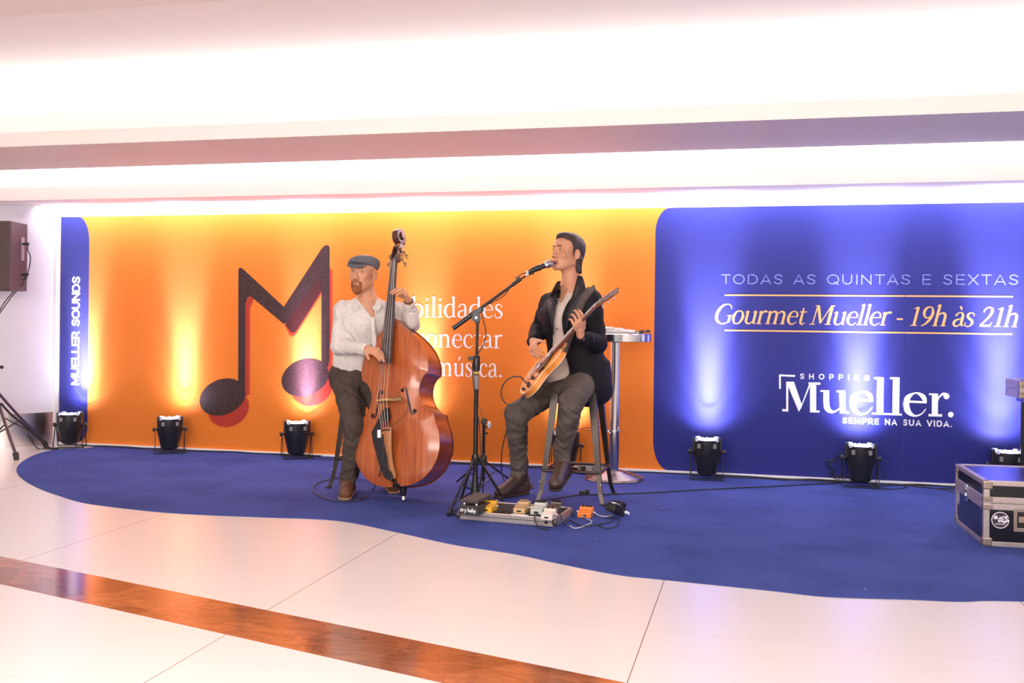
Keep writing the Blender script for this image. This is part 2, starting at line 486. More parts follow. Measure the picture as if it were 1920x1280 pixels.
def poly_tess(mb, poly, z0, z1, M):
    from mathutils.geometry import tessellate_polygon
    tr = tessellate_polygon([[Vector((x, y, 0)) for x, y in poly]]); n = len(poly)
    vs = [M((x, y, z)) for z in (z0, z1) for x, y in poly]
    fs = [tuple(t) for t in tr] + [tuple(i + n for i in t) for t in tr] + [(i, (i + 1) % n, n + (i + 1) % n, n + i) for i in range(n)]
    mb.add(vs, fs)


poly_tess(nb, bar1, 0., .0005, M_P); nb.prism(head1, 0., .0006, M_P); nb.prism(head2, 0., .0006, M_P)
nb.build('note_emblem', m_note, wallp)

# ---- lettering: glyphs drawn with strokes (x, y, width); units are ems
X_ = .46


def sf(x, y=.012, w=.19, h=.026): return ([(x - w / 2, y, h), (x + w / 2, y, h)], 0)


def stem(x, y0, y1, w=.085): return ([(x, y0, w), (x, y1, w)], 0)


def flag(x, y): return ([(x - .075, y - .045, .02), (x + .035, y - .01, .07)], 0)


SER = {
    'b': (.50, [stem(.10, .02, .72), flag(.085, .72), ([(.11, .36, .03), (.17, .43, .035), (.27, .455, .045), (.39, .38, .08), (.43, .24, .095), (.40, .10, .08), (.28, .0, .04), (.17, .01, .03), (.08, .06, .03)], 1)]),
    'd': (.52, [stem(.39, .03, .72), flag(.375, .72), ([(.39, .02, .06), (.47, .03, .03)], 0), ([(.38, .38, .03), (.31, .445, .035), (.22, .455, .045), (.10, .37, .08), (.065, .22, .095), (.10, .09, .08), (.20, .005, .045), (.30, .03, .035), (.38, .10, .03)], 1)]),
    'i': (.255, [stem(.125, .0, .45), flag(.11, .45), sf(.125), ([(.12, .62, .095), (.121, .62, .095)], 2)]),
    'l': (.255, [stem(.125, .0, .72), flag(.11, .72), sf(.125)]),
    'p': (.52, [stem(.11, -.22, .45), flag(.095, .45), sf(.11, -.21), ([(.12, .37, .03), (.18, .43, .035), (.28, .455, .045), (.40, .38, .08), (.44, .24, .095), (.41, .10, .08), (.29, .0, .04), (.18, .01, .03), (.11, .07, .03)], 1)]),
    'a': (.45, [([(.075, .35, .07), (.13, .43, .04), (.21, .46, .04), (.295, .425, .06), (.325, .33, .082), (.328, .12, .082), (.36, .03, .05), (.43, .035, .025)], 1), ([(.32, .27, .028), (.20, .235, .04), (.095, .19, .065), (.065, .11, .08), (.10, .03, .065), (.18, .005, .05), (.27, .04, .035), (.32, .10, .03)], 1)]),
    'e': (.445, [([(.09, .265, .028), (.385, .265, .028)], 0), ([(.385, .25, .045), (.375, .35, .06), (.31, .43, .045), (.23, .455, .035), (.12, .40, .06), (.068, .24, .09), (.10, .10, .085), (.21, .01, .05), (.32, .025, .035), (.40, .10, .02)], 1)]),
    's': (.37, [([(.295, .34, .025), (.285, .41, .035), (.19, .457, .035), (.095, .42, .06), (.085, .33, .08), (.17, .255, .085), (.27, .19, .085), (.295, .10, .075), (.24, .02, .04), (.15, -.002, .035), (.06, .04, .035), (.05, .13, .025)], 1)]),
    'c': (.42, [([(.37, .35, .075), (.32, .43, .045), (.24, .457, .035), (.12, .40, .065), (.068, .24, .092), (.10, .10, .085), (.21, .01, .05), (.31, .02, .035), (.39, .09, .02)], 1)]),
    'o': (.50, [([(.25, .457, .04), (.14, .41, .06), (.07, .24, .095), (.13, .05, .065), (.25, -.0, .04), (.36, .05, .06), (.43, .23, .095), (.37, .40, .065), (.25, .457, .04)], 1)]),
    'n': (.55, [stem(.12, 0, .45), flag(.105, .45), sf(.12), ([(.14, .35, .03), (.22, .42, .045), (.33, .435, .075), (.40, .36, .085), (.41, .25, .085)], 1), stem(.41, 0, .27), sf(.41)]),
    'm': (.83, [stem(.12, 0, .45), flag(.105, .45), sf(.12), ([(.14, .35, .03), (.21, .42, .045), (.31, .435, .075), (.38, .36, .085), (.39, .25, .085)], 1), stem(.39, 0, .27), sf(.39, w=.17), ([(.41, .35, .03), (.49, .42, .045), (.59, .435, .075), (.67, .36, .085), (.68, .25, .085)], 1), stem(.68, 0, .27), sf(.68)]),
    'u': (.55, [stem(.12, .16, .45), flag(.10, .45), ([(.12, .18, .085), (.13, .08, .08), (.20, .015, .06), (.30, .02, .04), (.40, .10, .03)], 1), stem(.42, .02, .45), flag(.40, .45), ([(.42, .02, .05), (.50, .025, .025)], 0)]),
    'r': (.38, [stem(.12, 0, .45), flag(.105, .45), sf(.13, w=.22), ([(.14, .33, .03), (.20, .42, .05), (.29, .445, .075), (.33, .41, .08)], 1)]),
    't': (.33, [([(.14, .58, .03), (.145, .42, .07), (.145, .12, .085), (.17, .03, .06), (.24, .01, .04), (.31, .06, .02)], 1), ([(.03, .435, .035), (.30, .435, .035)], 0)]),
    '.': (.26, [([(.12, .045, .11), (.121, .045, .11)], 2)]),
    ' ': (.22, []),
    '-': (.36, [([(.06, .22, .055), (.28, .22, .055)], 0)]),
    'G': (.72, [([(.60, .52, .03), (.56, .62, .04), (.42, .685, .04), (.22, .62, .08), (.085, .38, .105), (.13, .13, .095), (.32, -.0, .05), (.48, .01, .045), (.60, .07, .04)], 1), stem(.605, .04, .29, .085), sf(.59, .29, .22)]),
    'M': (.86, [([(.14, .01, .035), (.17, .66, .04)], 0), ([(.19, .66, .095), (.43, .06, .085)], 0), ([(.42, .04, .03), (.69, .67, .035)], 0), stem(.715, .01, .66, .095), sf(.13, w=.2), sf(.715, w=.22), sf(.15, .658, .14), sf(.75, .658, .14)]),
    '1': (.42, [stem(.22, .01, .64, .085), ([(.09, .58, .025), (.23, .63, .05)], 0), sf(.22, w=.24)]),
    '9': (.50, [([(.39, .50, .07), (.34, .60, .055), (.24, .645, .04), (.12, .58, .08), (.09, .44, .085), (.16, .31, .06), (.25, .27, .04), (.35, .33, .04), (.40, .45, .06)], 1), ([(.39, .52, .08), (.40, .38, .09), (.34, .20, .08), (.22, .06, .05), (.10, .0, .03)], 1)]),
    '2': (.50, [([(.08, .48, .05), (.12, .59, .05), (.23, .645, .05), (.35, .58, .085), (.36, .44, .085), (.26, .26, .06), (.08, .05, .045)], 1), ([(.06, .035, .07), (.43, .035, .07)], 0), ([(.42, .04, .03), (.45, .15, .02)], 0)]),
    'h': (.55, [stem(.12, 0, .72), flag(.105, .72), sf(.12), ([(.14, .34, .03), (.22, .42, .045), (.33, .435, .075), (.40, .36, .085), (.41, .25, .085)], 1), stem(.41, 0, .27), sf(.41)]),
}
SER['ú'] = (SER['u'][0], SER['u'][1] + [([(.24, .54, .03), (.32, .68, .075)], 0)])
SER['à'] = (SER['a'][0], SER['a'][1] + [([(.24, .54, .03), (.15, .67, .075)], 0)])
# roundish capitals of one stroke width
circ = lambda cx, cy, rx, ry, a0, a1, n=9: [(cx + rx * cos(radians(a0 + (a1 - a0) * i / n)), cy + ry * sin(radians(a0 + (a1 - a0) * i / n))) for i in range(n + 1)]
SAN = {
    'T': (.66, [[(.04, .68), (.62, .68)], [(.33, .68), (.33, .02)]]), 'O': (.86, [circ(.43, .35, .36, .33, 0, 360, 20)]), 'Q': (.86, [circ(.43, .35, .36, .33, 0, 360, 20), [(.52, .17), (.76, -.02)]]),
    'D': (.78, [[(.32, .02), (.09, .02), (.09, .68), (.32, .68)], circ(.36, .35, .33, .33, 90, -90, 10), [(.30, .68), (.36, .68)], [(.30, .02), (.36, .02)]]),
    'A': (.74, [[(.05, .0), (.37, .69), (.69, .0)], [(.16, .20), (.58, .20)]]),
    'S': (.66, [[(.57, .56)] + circ(.33, .52, .22, .16, 35, 180, 6) + [(.13, .46), (.22, .39), (.44, .32), (.54, .25)] + circ(.33, .19, .23, .17, 0, -150, 7) + [(.07, .14)]]),
    'U': (.76, [[(.09, .69), (.09, .28)] + circ(.37, .28, .28, .26, 180, 360, 9) + [(.65, .69)]]),
    'I': (.22, [[(.11, .69), (.11, 0)]]), 'N': (.78, [[(.09, 0), (.09, .69)], [(.09, .67), (.67, .02)], [(.67, .69), (.67, 0)]]),
    'E': (.64, [[(.56, .02), (.09, .02), (.09, .68), (.56, .68)], [(.09, .35), (.52, .35)]]), 'X': (.70, [[(.06, 0), (.63, .69)], [(.63, 0), (.06, .69)]]),
    'M': (.90, [[(.09, 0), (.10, .68)], [(.10, .68), (.45, .12)], [(.45, .12), (.80, .68)], [(.80, .68), (.81, 0)]]), 'L': (.60, [[(.09, .69), (.09, .02), (.54, .02)]]),
    'R': (.72, [[(.09, 0), (.09, .69)], [(.09, .68), (.40, .68)] + circ(.42, .49, .19, .19, 90, -90, 7) + [(.09, .30)], [(.36, .30), (.64, 0)]]),
    'P': (.68, [[(.09, 0), (.09, .69)], [(.09, .68), (.40, .68)] + circ(.42, .47, .19, .21, 90, -90, 7) + [(.09, .26)]]),
    'H': (.78, [[(.09, 0), (.09, .69)], [(.67, 0), (.67, .69)], [(.09, .35), (.67, .35)]]),
    'G': (.84, [circ(.43, .35, .35, .33, 40, 360, 16) + [(.45, .35)]]), 'V': (.72, [[(.04, .69), (.36, 0)], [(.36, 0), (.68, .69)]]), '.': (.24, [[(.09, .03), (.12, .03)]]),
    'C': (.84, [circ(.43, .35, .35, .33, 45, 315, 16)]), 'K': (.70, [[(.09, 0), (.09, .69)], [(.64, .69), (.12, .28)], [(.26, .39), (.66, 0)]]), 'B': (.70, [[(.09, .02), (.09, .68), (.38, .68)] + circ(.40, .52, .15, .16, 90, -90, 6) + [(.09, .36)], [(.40, .36)] + circ(.42, .19, .18, .17, 90, -90, 6) + [(.09, .02)]]),
    ' ': (.42, []),
}


def write(name, text, p0, p1, caph, m, serif=True, slant=0., wk=.085, track=0., parent=None, base=.0007, M=None, cap=.68):
    "lay text on the wall from p0 to p1 (points of its baseline) with capitals caph metres tall"
    mb = MB(); sy = caph / cap; adv = 0; units = []
    for ch in text:
        a, st = (SER if serif else SAN)[ch]; units.append((ch, adv, st)); adv += a + track
    adv -= track
    sx = (p1[0] - p0[0]) / adv
    rise = p1[1] - p0[1]; k = 0
    for ch, ax, st in units:
        for s_i in st:
            if serif:
                pts, mode = s_i; P = [np.array(q, float) for q in pts]
                if mode == 1: P = spline(P, 5)
                xy = [((ax + q[0]) * sx + q[1] * sy * slant + p0[0], p0[1] + rise * (ax / adv) + q[1] * sy) for q in P]
                wd = [q[2] * (sx + sy) / 2 * (wk / .085) for q in P]
                rstrip(mb, xy, wd, 0., base + .00001 * (k % 7), M or M_P, caps=False) if mode != 2 else mb.prism([(xy[0][0] + wd[0] / 2 * cos(t), xy[0][1] + wd[0] / 2 * sin(t)) for t in np.linspace(0, 2 * pi, 16, endpoint=False)], 0., base, M or M_P)
            else:
                P = s_i
                xy = [((ax + q[0]) * sx + p0[0], p0[1] + rise * (ax / adv) + q[1] * sy) for q in P]
                rstrip(mb, xy, wk * sy, 0., base + .00001 * (k % 7), M or M_P, caps=True)
            k += 1
    return mb.build(name, m, parent if parent is not None else wallp)


hgt = lambda px, y0, y1: ONY(px, y0).z - ONY(px, y1).z
# white lines on the orange field (partly behind the bassist)
def line3(txt, x0, x1, yb, asc):
    a = onp(x0, yb); b_ = onp(x1, yb)
    return write('lettering', txt, a, (b_[0], a[1]), asc, m_let, cap=.72, wk=.078)
line3('bilidades', 771, 944, 594, hgt(850, 555, 594))
line3('possi', 667, 771, 593, hgt(720, 555, 594))
line3('conectar', 778, 943, 650, hgt(850, 611, 650))
line3('música.', 816, 944, 704, hgt(890, 665, 704))
# capitals up the blue end panel
_a = ONY(147, 722); _b = ONY(147, 518); _w = ONY(147, 600).x - ONY(134.5, 600).x
Mrot = lambda v: (_a.x - v[1] + 0, -v[2], _a.z + v[0])
write('lettering', 'MUELLER SOUNDS', (0, 0), (_b.z - _a.z, 0), _w, m_let, serif=False, wk=.175, M=Mrot, track=.03)
# the right-hand panel
write('lettering', 'TODAS AS QUINTAS E SEXTAS', onp(1352, 532), (onp(1911, 535)[0], onp(1352, 532)[1]), hgt(1352, 515, 532), m_pale, serif=False, wk=.075, track=.12)
for (x0, x1, y) in ((1360, 1898, 553), (1360, 1897, 619)):
    a, b_ = onp(x0, y), onp(x1, y)
    rstrip_mb = MB(); rstrip(rstrip_mb, [(a[0], a[1]), (b_[0], a[1])], .0115, 0., .0012, M_P); rstrip_mb.build('rule', m_peach, wallp)
write('lettering', 'Gourmet Mueller - 19h às 21h', onp(1336, 606), (onp(1909, 606)[0], onp(1336, 606)[1]), hgt(1360, 570, 606), m_peach, slant=.24, wk=.088, track=-.035)
# shopping logo
LX = lambda x, y: onp(1440 + x / 5.0526, 680 + y / 5.0526)
lg = MB()
def bar(p, q, wpx): rstrip(lg, [LX(*p), LX(*q)], wpx / 5.0526 * .00418, 0., .0012, M_P, caps=False)
bar((105, 118), (256, 124), 17); bar((113, 112), (113, 246), 16)
def P(pts): lg.prism([LX(*q) for q in pts], 0., .0012 + zz(), M_P)
P([(172, 178), (192, 178), (192, 452), (172, 452)]); bar((134, 448), (192, 450), 22); P([(172, 178), (245, 178), (322, 400), (292, 465)])
P([(290, 465), (385, 215), (400, 190), (407, 196), (312, 432)]); P([(398, 186), (456, 188), (456, 462), (398, 460)]); bar((384, 195), (496, 197), 20); bar((398, 459), (487, 461), 19)
def st(pts, k=1):
    W_ = [np.array(q, float) for q in pts]; W_ = spline(W_, 6) if k else W_
    rstrip(lg, [LX(q[0], q[1]) for q in W_], [q[2] / 5.0526 * .00418 for q in W_], 0., .0012, M_P, caps=False)
bar((496, 266), (580, 267), 15); st([(553, 262, 52), (553, 380, 52), (565, 435, 50), (600, 462, 30), (645, 455, 14), (690, 420, 10)]); bar((652, 270), (730, 271), 15); st([(704, 266, 52), (708, 476, 52)], 0); bar((684, 468), (768, 470), 18)
for dx, dy in ((0, 0), (508, 16)):
    st([(985 + dx, 362 + dy, 22), (965 + dx, 310 + dy, 42), (925 + dx, 278 + dy, 26), (880 + dx, 271 + dy, 13), (820 + dx, 310 + dy, 45), (800 + dx, 375 + dy, 55), (820 + dx, 445 + dy, 50), (880 + dx, 485 + dy, 20), (945 + dx, 468 + dy, 12), (988 + dx, 418 + dy, 8)])
    bar((820 + dx, 350 + dy), (994 + dx, 358 + dy), 20)
for dx in (0, 150):
    st([(1065 + dx, 136, 58), (1060 + dx, 490, 58)], 0); bar((1005 + dx, 145), (1095 + dx, 147), 18)
bar((985, 479), (1268, 490), 17)
bar((1525, 297), (1600, 298), 15); st([(1582, 292, 52), (1580, 500, 52)], 0); bar((1520, 495), (1650, 498), 22)
st([(1600, 380, 10), (1618, 330, 12), (1655, 295, 20), (1685, 300, 30)])
for cx, cy, r_ in ((1690, 316, 28), (1731, 490, 26)):
    lg.prism([LX(cx + r_ * cos(t), cy + r_ * sin(t)) for t in np.linspace(0, 2 * pi, 20, endpoint=False)], 0., .0012, M_P)
lg.build('logo', m_let, wallp)
def lab(txt, x0, x1, y, capx, wk, tr):
    a = LX(x0, y[0]); b_ = LX(x1, y[1]); write('lettering', txt, a, (b_[0], a[1]), capx / 5.0526 * .00418, m_let, serif=False, wk=wk, track=tr)
lab('SHOPPING', 303, 962, (149, 172), 44, .13, .75)
lab('SEMPRE NA SUA VIDA.', 706, 1745, (570, 605), 48, .15, .22)

# ------------------------------------------------------------------ uplights
m_blk = mat('black_plastic', (.012, .012, .013), .32, bump=.05, bscale=300)
m_blkm = mat('black_metal', (.018, .017, .018), .38, metal=.3)
m_rub = mat('black_rubber', (.012, .012, .013), .55)
m_lens = mat('lit_led_lens', (.8, .85, 1.), .2, emit=14, ecol=(.75, .80, 1.))
m_clear = mat('pale_plastic', (.62, .66, .8), .25)


def par_can(loc, rz, label, gr='uplights along the foot of the printed wall', proto=None, col=(1, .80, 1.25), k=1.):
    if proto is None:
        t = thing('uplight', label, 'stage light', loc, rz, gr)
        body = MB().lathe([(.052, .030), (.074, .045), (.088, .11), (.102, .17), (.107, .19), (.107, .298), (.103, .300)], n=20, cap=True)
        for s in (-1, 1): body.box((s * .097, 0, .265), (.022, .08, .10))
        body.build('housing', m_blk, t, smooth=True)
        for q in (45, 135, 225, 315): tb = MB(); tb.box((.098 * cos(radians(q)), .098 * sin(radians(q)), .303), (.028, .022, .024), np.array(Matrix.Rotation(radians(q), 3, 'Z'))); tb.build('lens_clip', m_clear, t)
        ls = MB().cyl((0, 0, .296), (0, 0, .3005), .092, n=24)
        for q in range(12): ls.lathe([(.013, 0), (.009, .006)], (.072 * cos(q * pi / 6), .072 * sin(q * pi / 6), .299), n=8)
        for q in range(6): ls.lathe([(.013, 0), (.009, .006)], (.038 * cos(q * pi / 3), .038 * sin(q * pi / 3), .299), n=8)
        ls.build('led_lens', m_lens, t)
        for s in (-1, 1):
            vt = MB().box((s * .052, -.0925, .258), (.038, .003, .034))
            for z in (.245, .258, .271): vt.box((s * .052, -.0945, z), (.034, .003, .0045))
            vt.build('vent', mat('grey_trim', (.22, .21, .22), .35), t)
        for s in (-1, 1):
            kn = MB().cyl((s * .104, 0, .205), (s * .132, 0, .205), .009, n=10).cyl((s * .126, 0, .205), (s * .142, 0, .205), .018, n=10)
            kn.build('knob', m_blkm, t, smooth=True)
        for s in (-1, 1):
            f = MB(); y0 = s * .012; y1 = s * .098
            bars = [((-.121, y0, .215), (-.121, y1, .010)), ((.121, y0, .215), (.121, y1, .010)), ((-.125, y1, .008), (.125, y1, .008))]
            for a_, b_ in bars:
                a_ = np.array(a_); b_ = np.array(b_); d = b_ - a_; ln = np.linalg.norm(d)
                if abs(d[0]) > .1: f.box((a_ + b_) / 2, (ln, .018, .006))
                else:
                    ang = math.atan2(d[1], -d[2]); R = np.array(Matrix.Rotation(ang, 3, 'X')); f.box((a_ + b_) / 2, (.005, .022, ln), R)
            f.build('bracket', m_blkm, t, bevel=.001)
        MB().tube(spline([(.02, -.05, .06), (.06, -.09, .03), (.10, -.10, .010), (.13, -.06, .008), (.05, .04, .02), (.0, .03, .05)], 6), .004, 6).build('power_lead', m_rub, t, smooth=True)
    else:
        t = copy_tree(proto); t.location = loc; t.rotation_euler = (0, 0, rz); t['label'] = label; t['group'] = gr
    # the lamp's own light: a narrow beam and its wide spill, both tipped a little towards the wall
    for nm, ang, bl, e_, tip in (('beam', 29, 1., 1000, 9), ('cone', 60, 1., 170, 20), ('spill', 128, 1., 36, 34)):
        l = bpy.data.lights.new('uplight_' + nm, 'SPOT'); l.energy = e_ * k; l.color = col; l.spot_size = radians(ang); l.spot_blend = bl; l.shadow_soft_size = .075
        o = bpy.data.objects.new('uplight_' + nm, l); C.objects.link(o)
        o.location = (loc[0], loc[1] + .085, .335)
        o.rotation_euler = (radians(180 - tip), 0, 0)
    return t


FITS = [(131, 838, 26, 'black uplight at the far left end of the backdrop, beside the steel column base', (.95, .86, 1.15), .7),
        (318, 848, 34, 'black uplight in front of the orange wall, left of the printed left note head', (1, .80, 1.25), .5),
        (556, 858, 32, 'black uplight in front of the orange wall, just left of the bassist\'s stool', (1, .80, 1.25), .7),
        (782, 868, 8, 'black uplight hidden mostly behind the double bass', (1, .80, 1.25), 1.15),
        (1060, 882, 5, 'black uplight behind the guitarist\'s boots, left of the chrome table', (1, .80, 1.25), 1.),
        (1325, 897, 2, 'black uplight at the left end of the right-hand blue panel', (.95, .86, 1.1), 1.25),
        (1613, 911, 0, 'black uplight under the white shop logo, a tangle of cables around it', (.95, .86, 1.1), 1.25),
        (1888, 926, 0, 'black uplight behind the flight case at the right edge', (.95, .86, 1.1), 1.25)]
p0 = None
for px, py, rz, lb, cl, k in FITS:
    q = FL(px, py, CZ)
    t = par_can((q.x, min(q.y, YW - .14), CZ if px > 100 else 0), radians(rz), lb, proto=p0, col=cl, k=k)
    p0 = p0 or t
# ------------------------------------------------------------------ sculpting: smooth signed-distance volumes, meshed with surface nets
class Vol:
    def __init__(s, lo, hi, h):
        s.lo = np.asarray(lo, float); s.h = h
        s.n = np.maximum(4, np.ceil((np.asarray(hi) - s.lo) / h).astype(int) + 1)
        s.D = np.full(tuple(s.n), 1.0, np.float32)

    def block(s, lo, hi, pad):
        a = np.clip(np.floor((np.asarray(lo) - pad - s.lo) / s.h).astype(int), 0, s.n)
        b = np.clip(np.ceil((np.asarray(hi) + pad - s.lo) / s.h).astype(int) + 1, 0, s.n)
        if np.any(b <= a): return None, None
        sl = tuple(slice(i, j) for i, j in zip(a, b))
        g = [(s.lo[k] + s.h * np.arange(a[k], b[k])).astype(np.float32) for k in range(3)]
        return sl, np.meshgrid(*g, indexing='ij', sparse=True)

    def put(s, sl, d, k, op):
        o = s.D[sl]; d = d.astype(np.float32)
        if op == '+':
            if k <= 0: s.D[sl] = np.minimum(o, d)
            else:
                h = np.maximum(k - np.abs(o - d), 0) / k; s.D[sl] = np.minimum(o, d) - h * h * k * .25
        elif op == '-':
            d = -d
            h = np.maximum(k - np.abs(o - d), 0) / max(k, 1e-6); s.D[sl] = np.maximum(o, d) + h * h * k * .25

    def cap(s, a, b, ra, rb=None, k=.012, op='+', fold=0., ff=60., ph=0.):
        a = np.asarray(a, float); b = np.asarray(b, float); rb = ra if rb is None else rb
        sl, G = s.block(np.minimum(a, b) - max(ra, rb), np.maximum(a, b) + max(ra, rb), max(3 * s.h, k) + fold)
        if sl is None: return s
        d = b - a; L2 = max(d @ d, 1e-9)
        t = np.clip(((G[0] - a[0]) * d[0] + (G[1] - a[1]) * d[1] + (G[2] - a[2]) * d[2]) / L2, 0, 1)
        q = np.sqrt((G[0] - a[0] - t * d[0]) ** 2 + (G[1] - a[1] - t * d[1]) ** 2 + (G[2] - a[2] - t * d[2]) ** 2)
        r = ra + (rb - ra) * t
        if fold: 
            w = t * sqrt(L2) * ff + ph + 2.2 * np.sin(G[0] * 31 + G[2] * 17) + 1.6 * np.sin(G[1] * 41 + ph)
            r = r + fold * (np.sin(w) + .5 * np.sin(w * 1.9 + 1))
        s.put(sl, q - r, k, op); return s

    def chain(s, pts, k=.012, **kw):
        for (a, ra), (b, rb) in zip(pts, pts[1:]): s.cap(a, b, ra, rb, k, **kw)
        return s

    def ell(s, c, r, R=None, k=.012, op='+'):
        "ellipsoid with radii r along the columns of R"
        c = np.asarray(c, float); r = np.asarray(r, float); R = np.eye(3) if R is None else np.asarray(R, float)
        ext = np.sqrt((R ** 2) @ (r ** 2))
        sl, G = s.block(c - ext, c + ext, max(3 * s.h, k))
        if sl is None: return s
        p = [G[i] - c[i] for i in range(3)]
        q = [sum(p[i] * R[i, j] for i in range(3)) for j in range(3)]
        k0 = np.sqrt(sum((q[j] / r[j]) ** 2 for j in range(3))) + 1e-6
        k1 = np.sqrt(sum((q[j] / r[j] ** 2) ** 2 for j in range(3))) + 1e-6
        s.put(sl, k0 * (k0 - 1) / k1, k, op); return s

    def box(s, c, hs, R=None, rr=.005, k=.004, op='+'):
        c = np.asarray(c, float); hs = np.asarray(hs, float); R = np.eye(3) if R is None else np.asarray(R, float)
        ext = np.abs(R) @ hs
        sl, G = s.block(c - ext, c + ext, max(3 * s.h, k))
        if sl is None: return s
        p = [G[i] - c[i] for i in range(3)]
        q = [np.abs(sum(p[i] * R[i, j] for i in range(3))) - hs[j] + rr for j in range(3)]
        d = np.sqrt(sum(np.maximum(x, 0) ** 2 for x in q)) + np.minimum(np.maximum(np.maximum(q[0], q[1]), q[2]), 0) - rr
        s.put(sl, d, k, op); return s

    def slab(s, a, b, wa, wb, side, k=.03, op='+'):
        "limb or trunk section with elliptic cross-section; wa = (half width along side, half depth)"
        a = np.asarray(a, float); b = np.asarray(b, float); d = b - a; ln = np.linalg.norm(d); z = d / ln
        x = np.asarray(side, float); x = nrm(x - z * (x @ z)); y = np.cross(z, x)
        m = max(*wa, *wb)
        sl, G = s.block(np.minimum(a, b) - m, np.maximum(a, b) + m, max(3 * s.h, k))
        if sl is None: return s
        p = [G[i] - a[i] for i in range(3)]
        pz = sum(p[i] * z[i] for i in range(3)); px = sum(p[i] * x[i] for i in range(3)); py = sum(p[i] * y[i] for i in range(3))
        t = np.clip(pz / ln, 0, 1); ox = pz - t * ln
        w_ = wa[0] + (wb[0] - wa[0]) * t; e_ = wa[1] + (wb[1] - wa[1]) * t; mn = np.minimum(w_, e_)
        d_ = (np.sqrt((px / w_) ** 2 + (py / e_) ** 2 + (ox / mn) ** 2) - 1) * mn
        s.put(sl, d_, k, op); return s

    def half(s, p, n, k=.003):
        "cut away everything on the side that n points to"
        p = np.asarray(p, float); n = nrm(n)
        sl, G = s.block(s.lo, s.lo + s.h * s.n, 0)
        d = -((G[0] - p[0]) * n[0] + (G[1] - p[1]) * n[1] + (G[2] - p[2]) * n[2])
        s.put(sl, d, k, '-'); return s

    def noise(s, amp, f, seed=0, aniso=(1, 1, 1)):
        sl, G = s.block(s.lo, s.lo + s.h * s.n, 0)
        rs = np.random.RandomState(seed); out = 0
        for i in range(4):
            v = nrm(rs.normal(size=3)) * f * (1 + .6 * i) * np.array(aniso); v2 = nrm(rs.normal(size=3)) * f * .6
            out = out + np.sin(G[0] * v[0] + G[1] * v[1] + G[2] * v[2] + 1.4 * np.sin(G[0] * v2[0] + G[1] * v2[1] + G[2] * v2[2] + i)) / (1 + .5 * i)
        s.D += (amp * out).astype(np.float32); return s

    def hit(s, p, d, maxd):
        "first point inside the volume along a ray"
        p = np.asarray(p, float); t = 0.
        while t < maxd:
            q = p + d * t; i = np.round((q - s.lo) / s.h).astype(int)
            if np.all(i >= 0) and np.all(i < s.n) and s.D[tuple(i)] < 0: return q
            t += s.h * .5
        return None

    def mesh(s):
        D = s.D; I = D < 0
        # keep the border outside
        for ax in range(3):
            sl = [slice(None)] * 3
            for q in (0, -1):
                sl[ax] = q; I[tuple(sl)] = False
        D = np.where(I, np.minimum(D, -1e-6), np.maximum(D, 1e-6))
        n = s.n; cnt = np.zeros(tuple(n - 1), np.uint8)
        for dx in (0, 1):
            for dy in (0, 1):
                for dz in (0, 1): cnt += I[dx:n[0] - 1 + dx, dy:n[1] - 1 + dy, dz:n[2] - 1 + dz]
        cells = np.argwhere((cnt > 0) & (cnt < 8)); del cnt
        if len(cells) == 0: return np.zeros((0, 3)), np.zeros((0, 4), int)
        idx = np.full(tuple(n - 1), -1, np.int32); idx[tuple(cells.T)] = np.arange(len(cells))
        acc = np.zeros((len(cells), 3)); ct = np.zeros(len(cells))
        corners = [(a, b, c) for a in (0, 1) for b in (0, 1) for c in (0, 1)]
        for p in corners:
            for ax in range(3):
                if p[ax]: continue
                q = list(p); q[ax] = 1; P = np.array(p); Q = np.array(q)
                d0 = D[tuple((cells + P).T)]; d1 = D[tuple((cells + Q).T)]
                m = (d0 < 0) != (d1 < 0); t = np.where(m, d0 / np.where(m, d0 - d1, 1), 0)
                acc[m] += (P + (Q - P) * t[:, None])[m]; ct[m] += 1
        V = s.lo + (cells + acc / ct[:, None]) * s.h
        faces = []
        for ax in range(3):
            b_, c_ = [(1, 2), (2, 0), (0, 1)][ax]
            sa = [slice(None)] * 3; sb = [slice(None)] * 3; sa[ax] = slice(0, -1); sb[ax] = slice(1, None)
            e = np.argwhere(I[tuple(sa)] != I[tuple(sb)])
            e = e[(e[:, b_] > 0) & (e[:, c_] > 0) & (e[:, b_] < n[b_] - 1) & (e[:, c_] < n[c_] - 1)]
            ob = np.zeros(3, int); ob[b_] = 1; oc = np.zeros(3, int); oc[c_] = 1
            quad = np.stack([idx[tuple((e - ob - oc).T)], idx[tuple((e - oc).T)], idx[tuple(e.T)], idx[tuple((e - ob).T)]], 1)
            fl = ~I[tuple(e.T)]
            quad[fl] = quad[fl][:, ::-1]
            faces.append(quad)
        return V, np.concatenate(faces)

    def build(s, name, m, parent, base=(0, 0, 0), smooth=2):
        V, F = s.mesh()
        # light smoothing
        for _ in range(smooth):
            acc = np.zeros_like(V); ct = np.zeros(len(V))
            for i in range(4):
                a, b = F[:, i], F[:, (i + 1) % 4]
                np.add.at(acc, a, V[b]); np.add.at(acc, b, V[a]); np.add.at(ct, a, 1); np.add.at(ct, b, 1)
            V = V * .5 + .5 * acc / np.maximum(ct, 1)[:, None]
        V = V - np.asarray(base)
        me = bpy.data.meshes.new(name)
        me.vertices.add(len(V)); me.vertices.foreach_set('co', V.ravel().astype(np.float32))
        me.loops.add(F.size); me.loops.foreach_set('vertex_index', F.ravel().astype(np.int32))
        me.polygons.add(len(F)); me.polygons.foreach_set('loop_start', np.arange(0, F.size, 4, dtype=np.int32)); me.polygons.foreach_set('loop_total', np.full(len(F), 4, np.int32))
        me.polygons.foreach_set('use_smooth', np.ones(len(F), bool))
        me.update(calc_edges=True); me.validate()
        me.materials.append(m)
        o = bpy.data.objects.new(name, me); C.objects.link(o); o.parent = parent
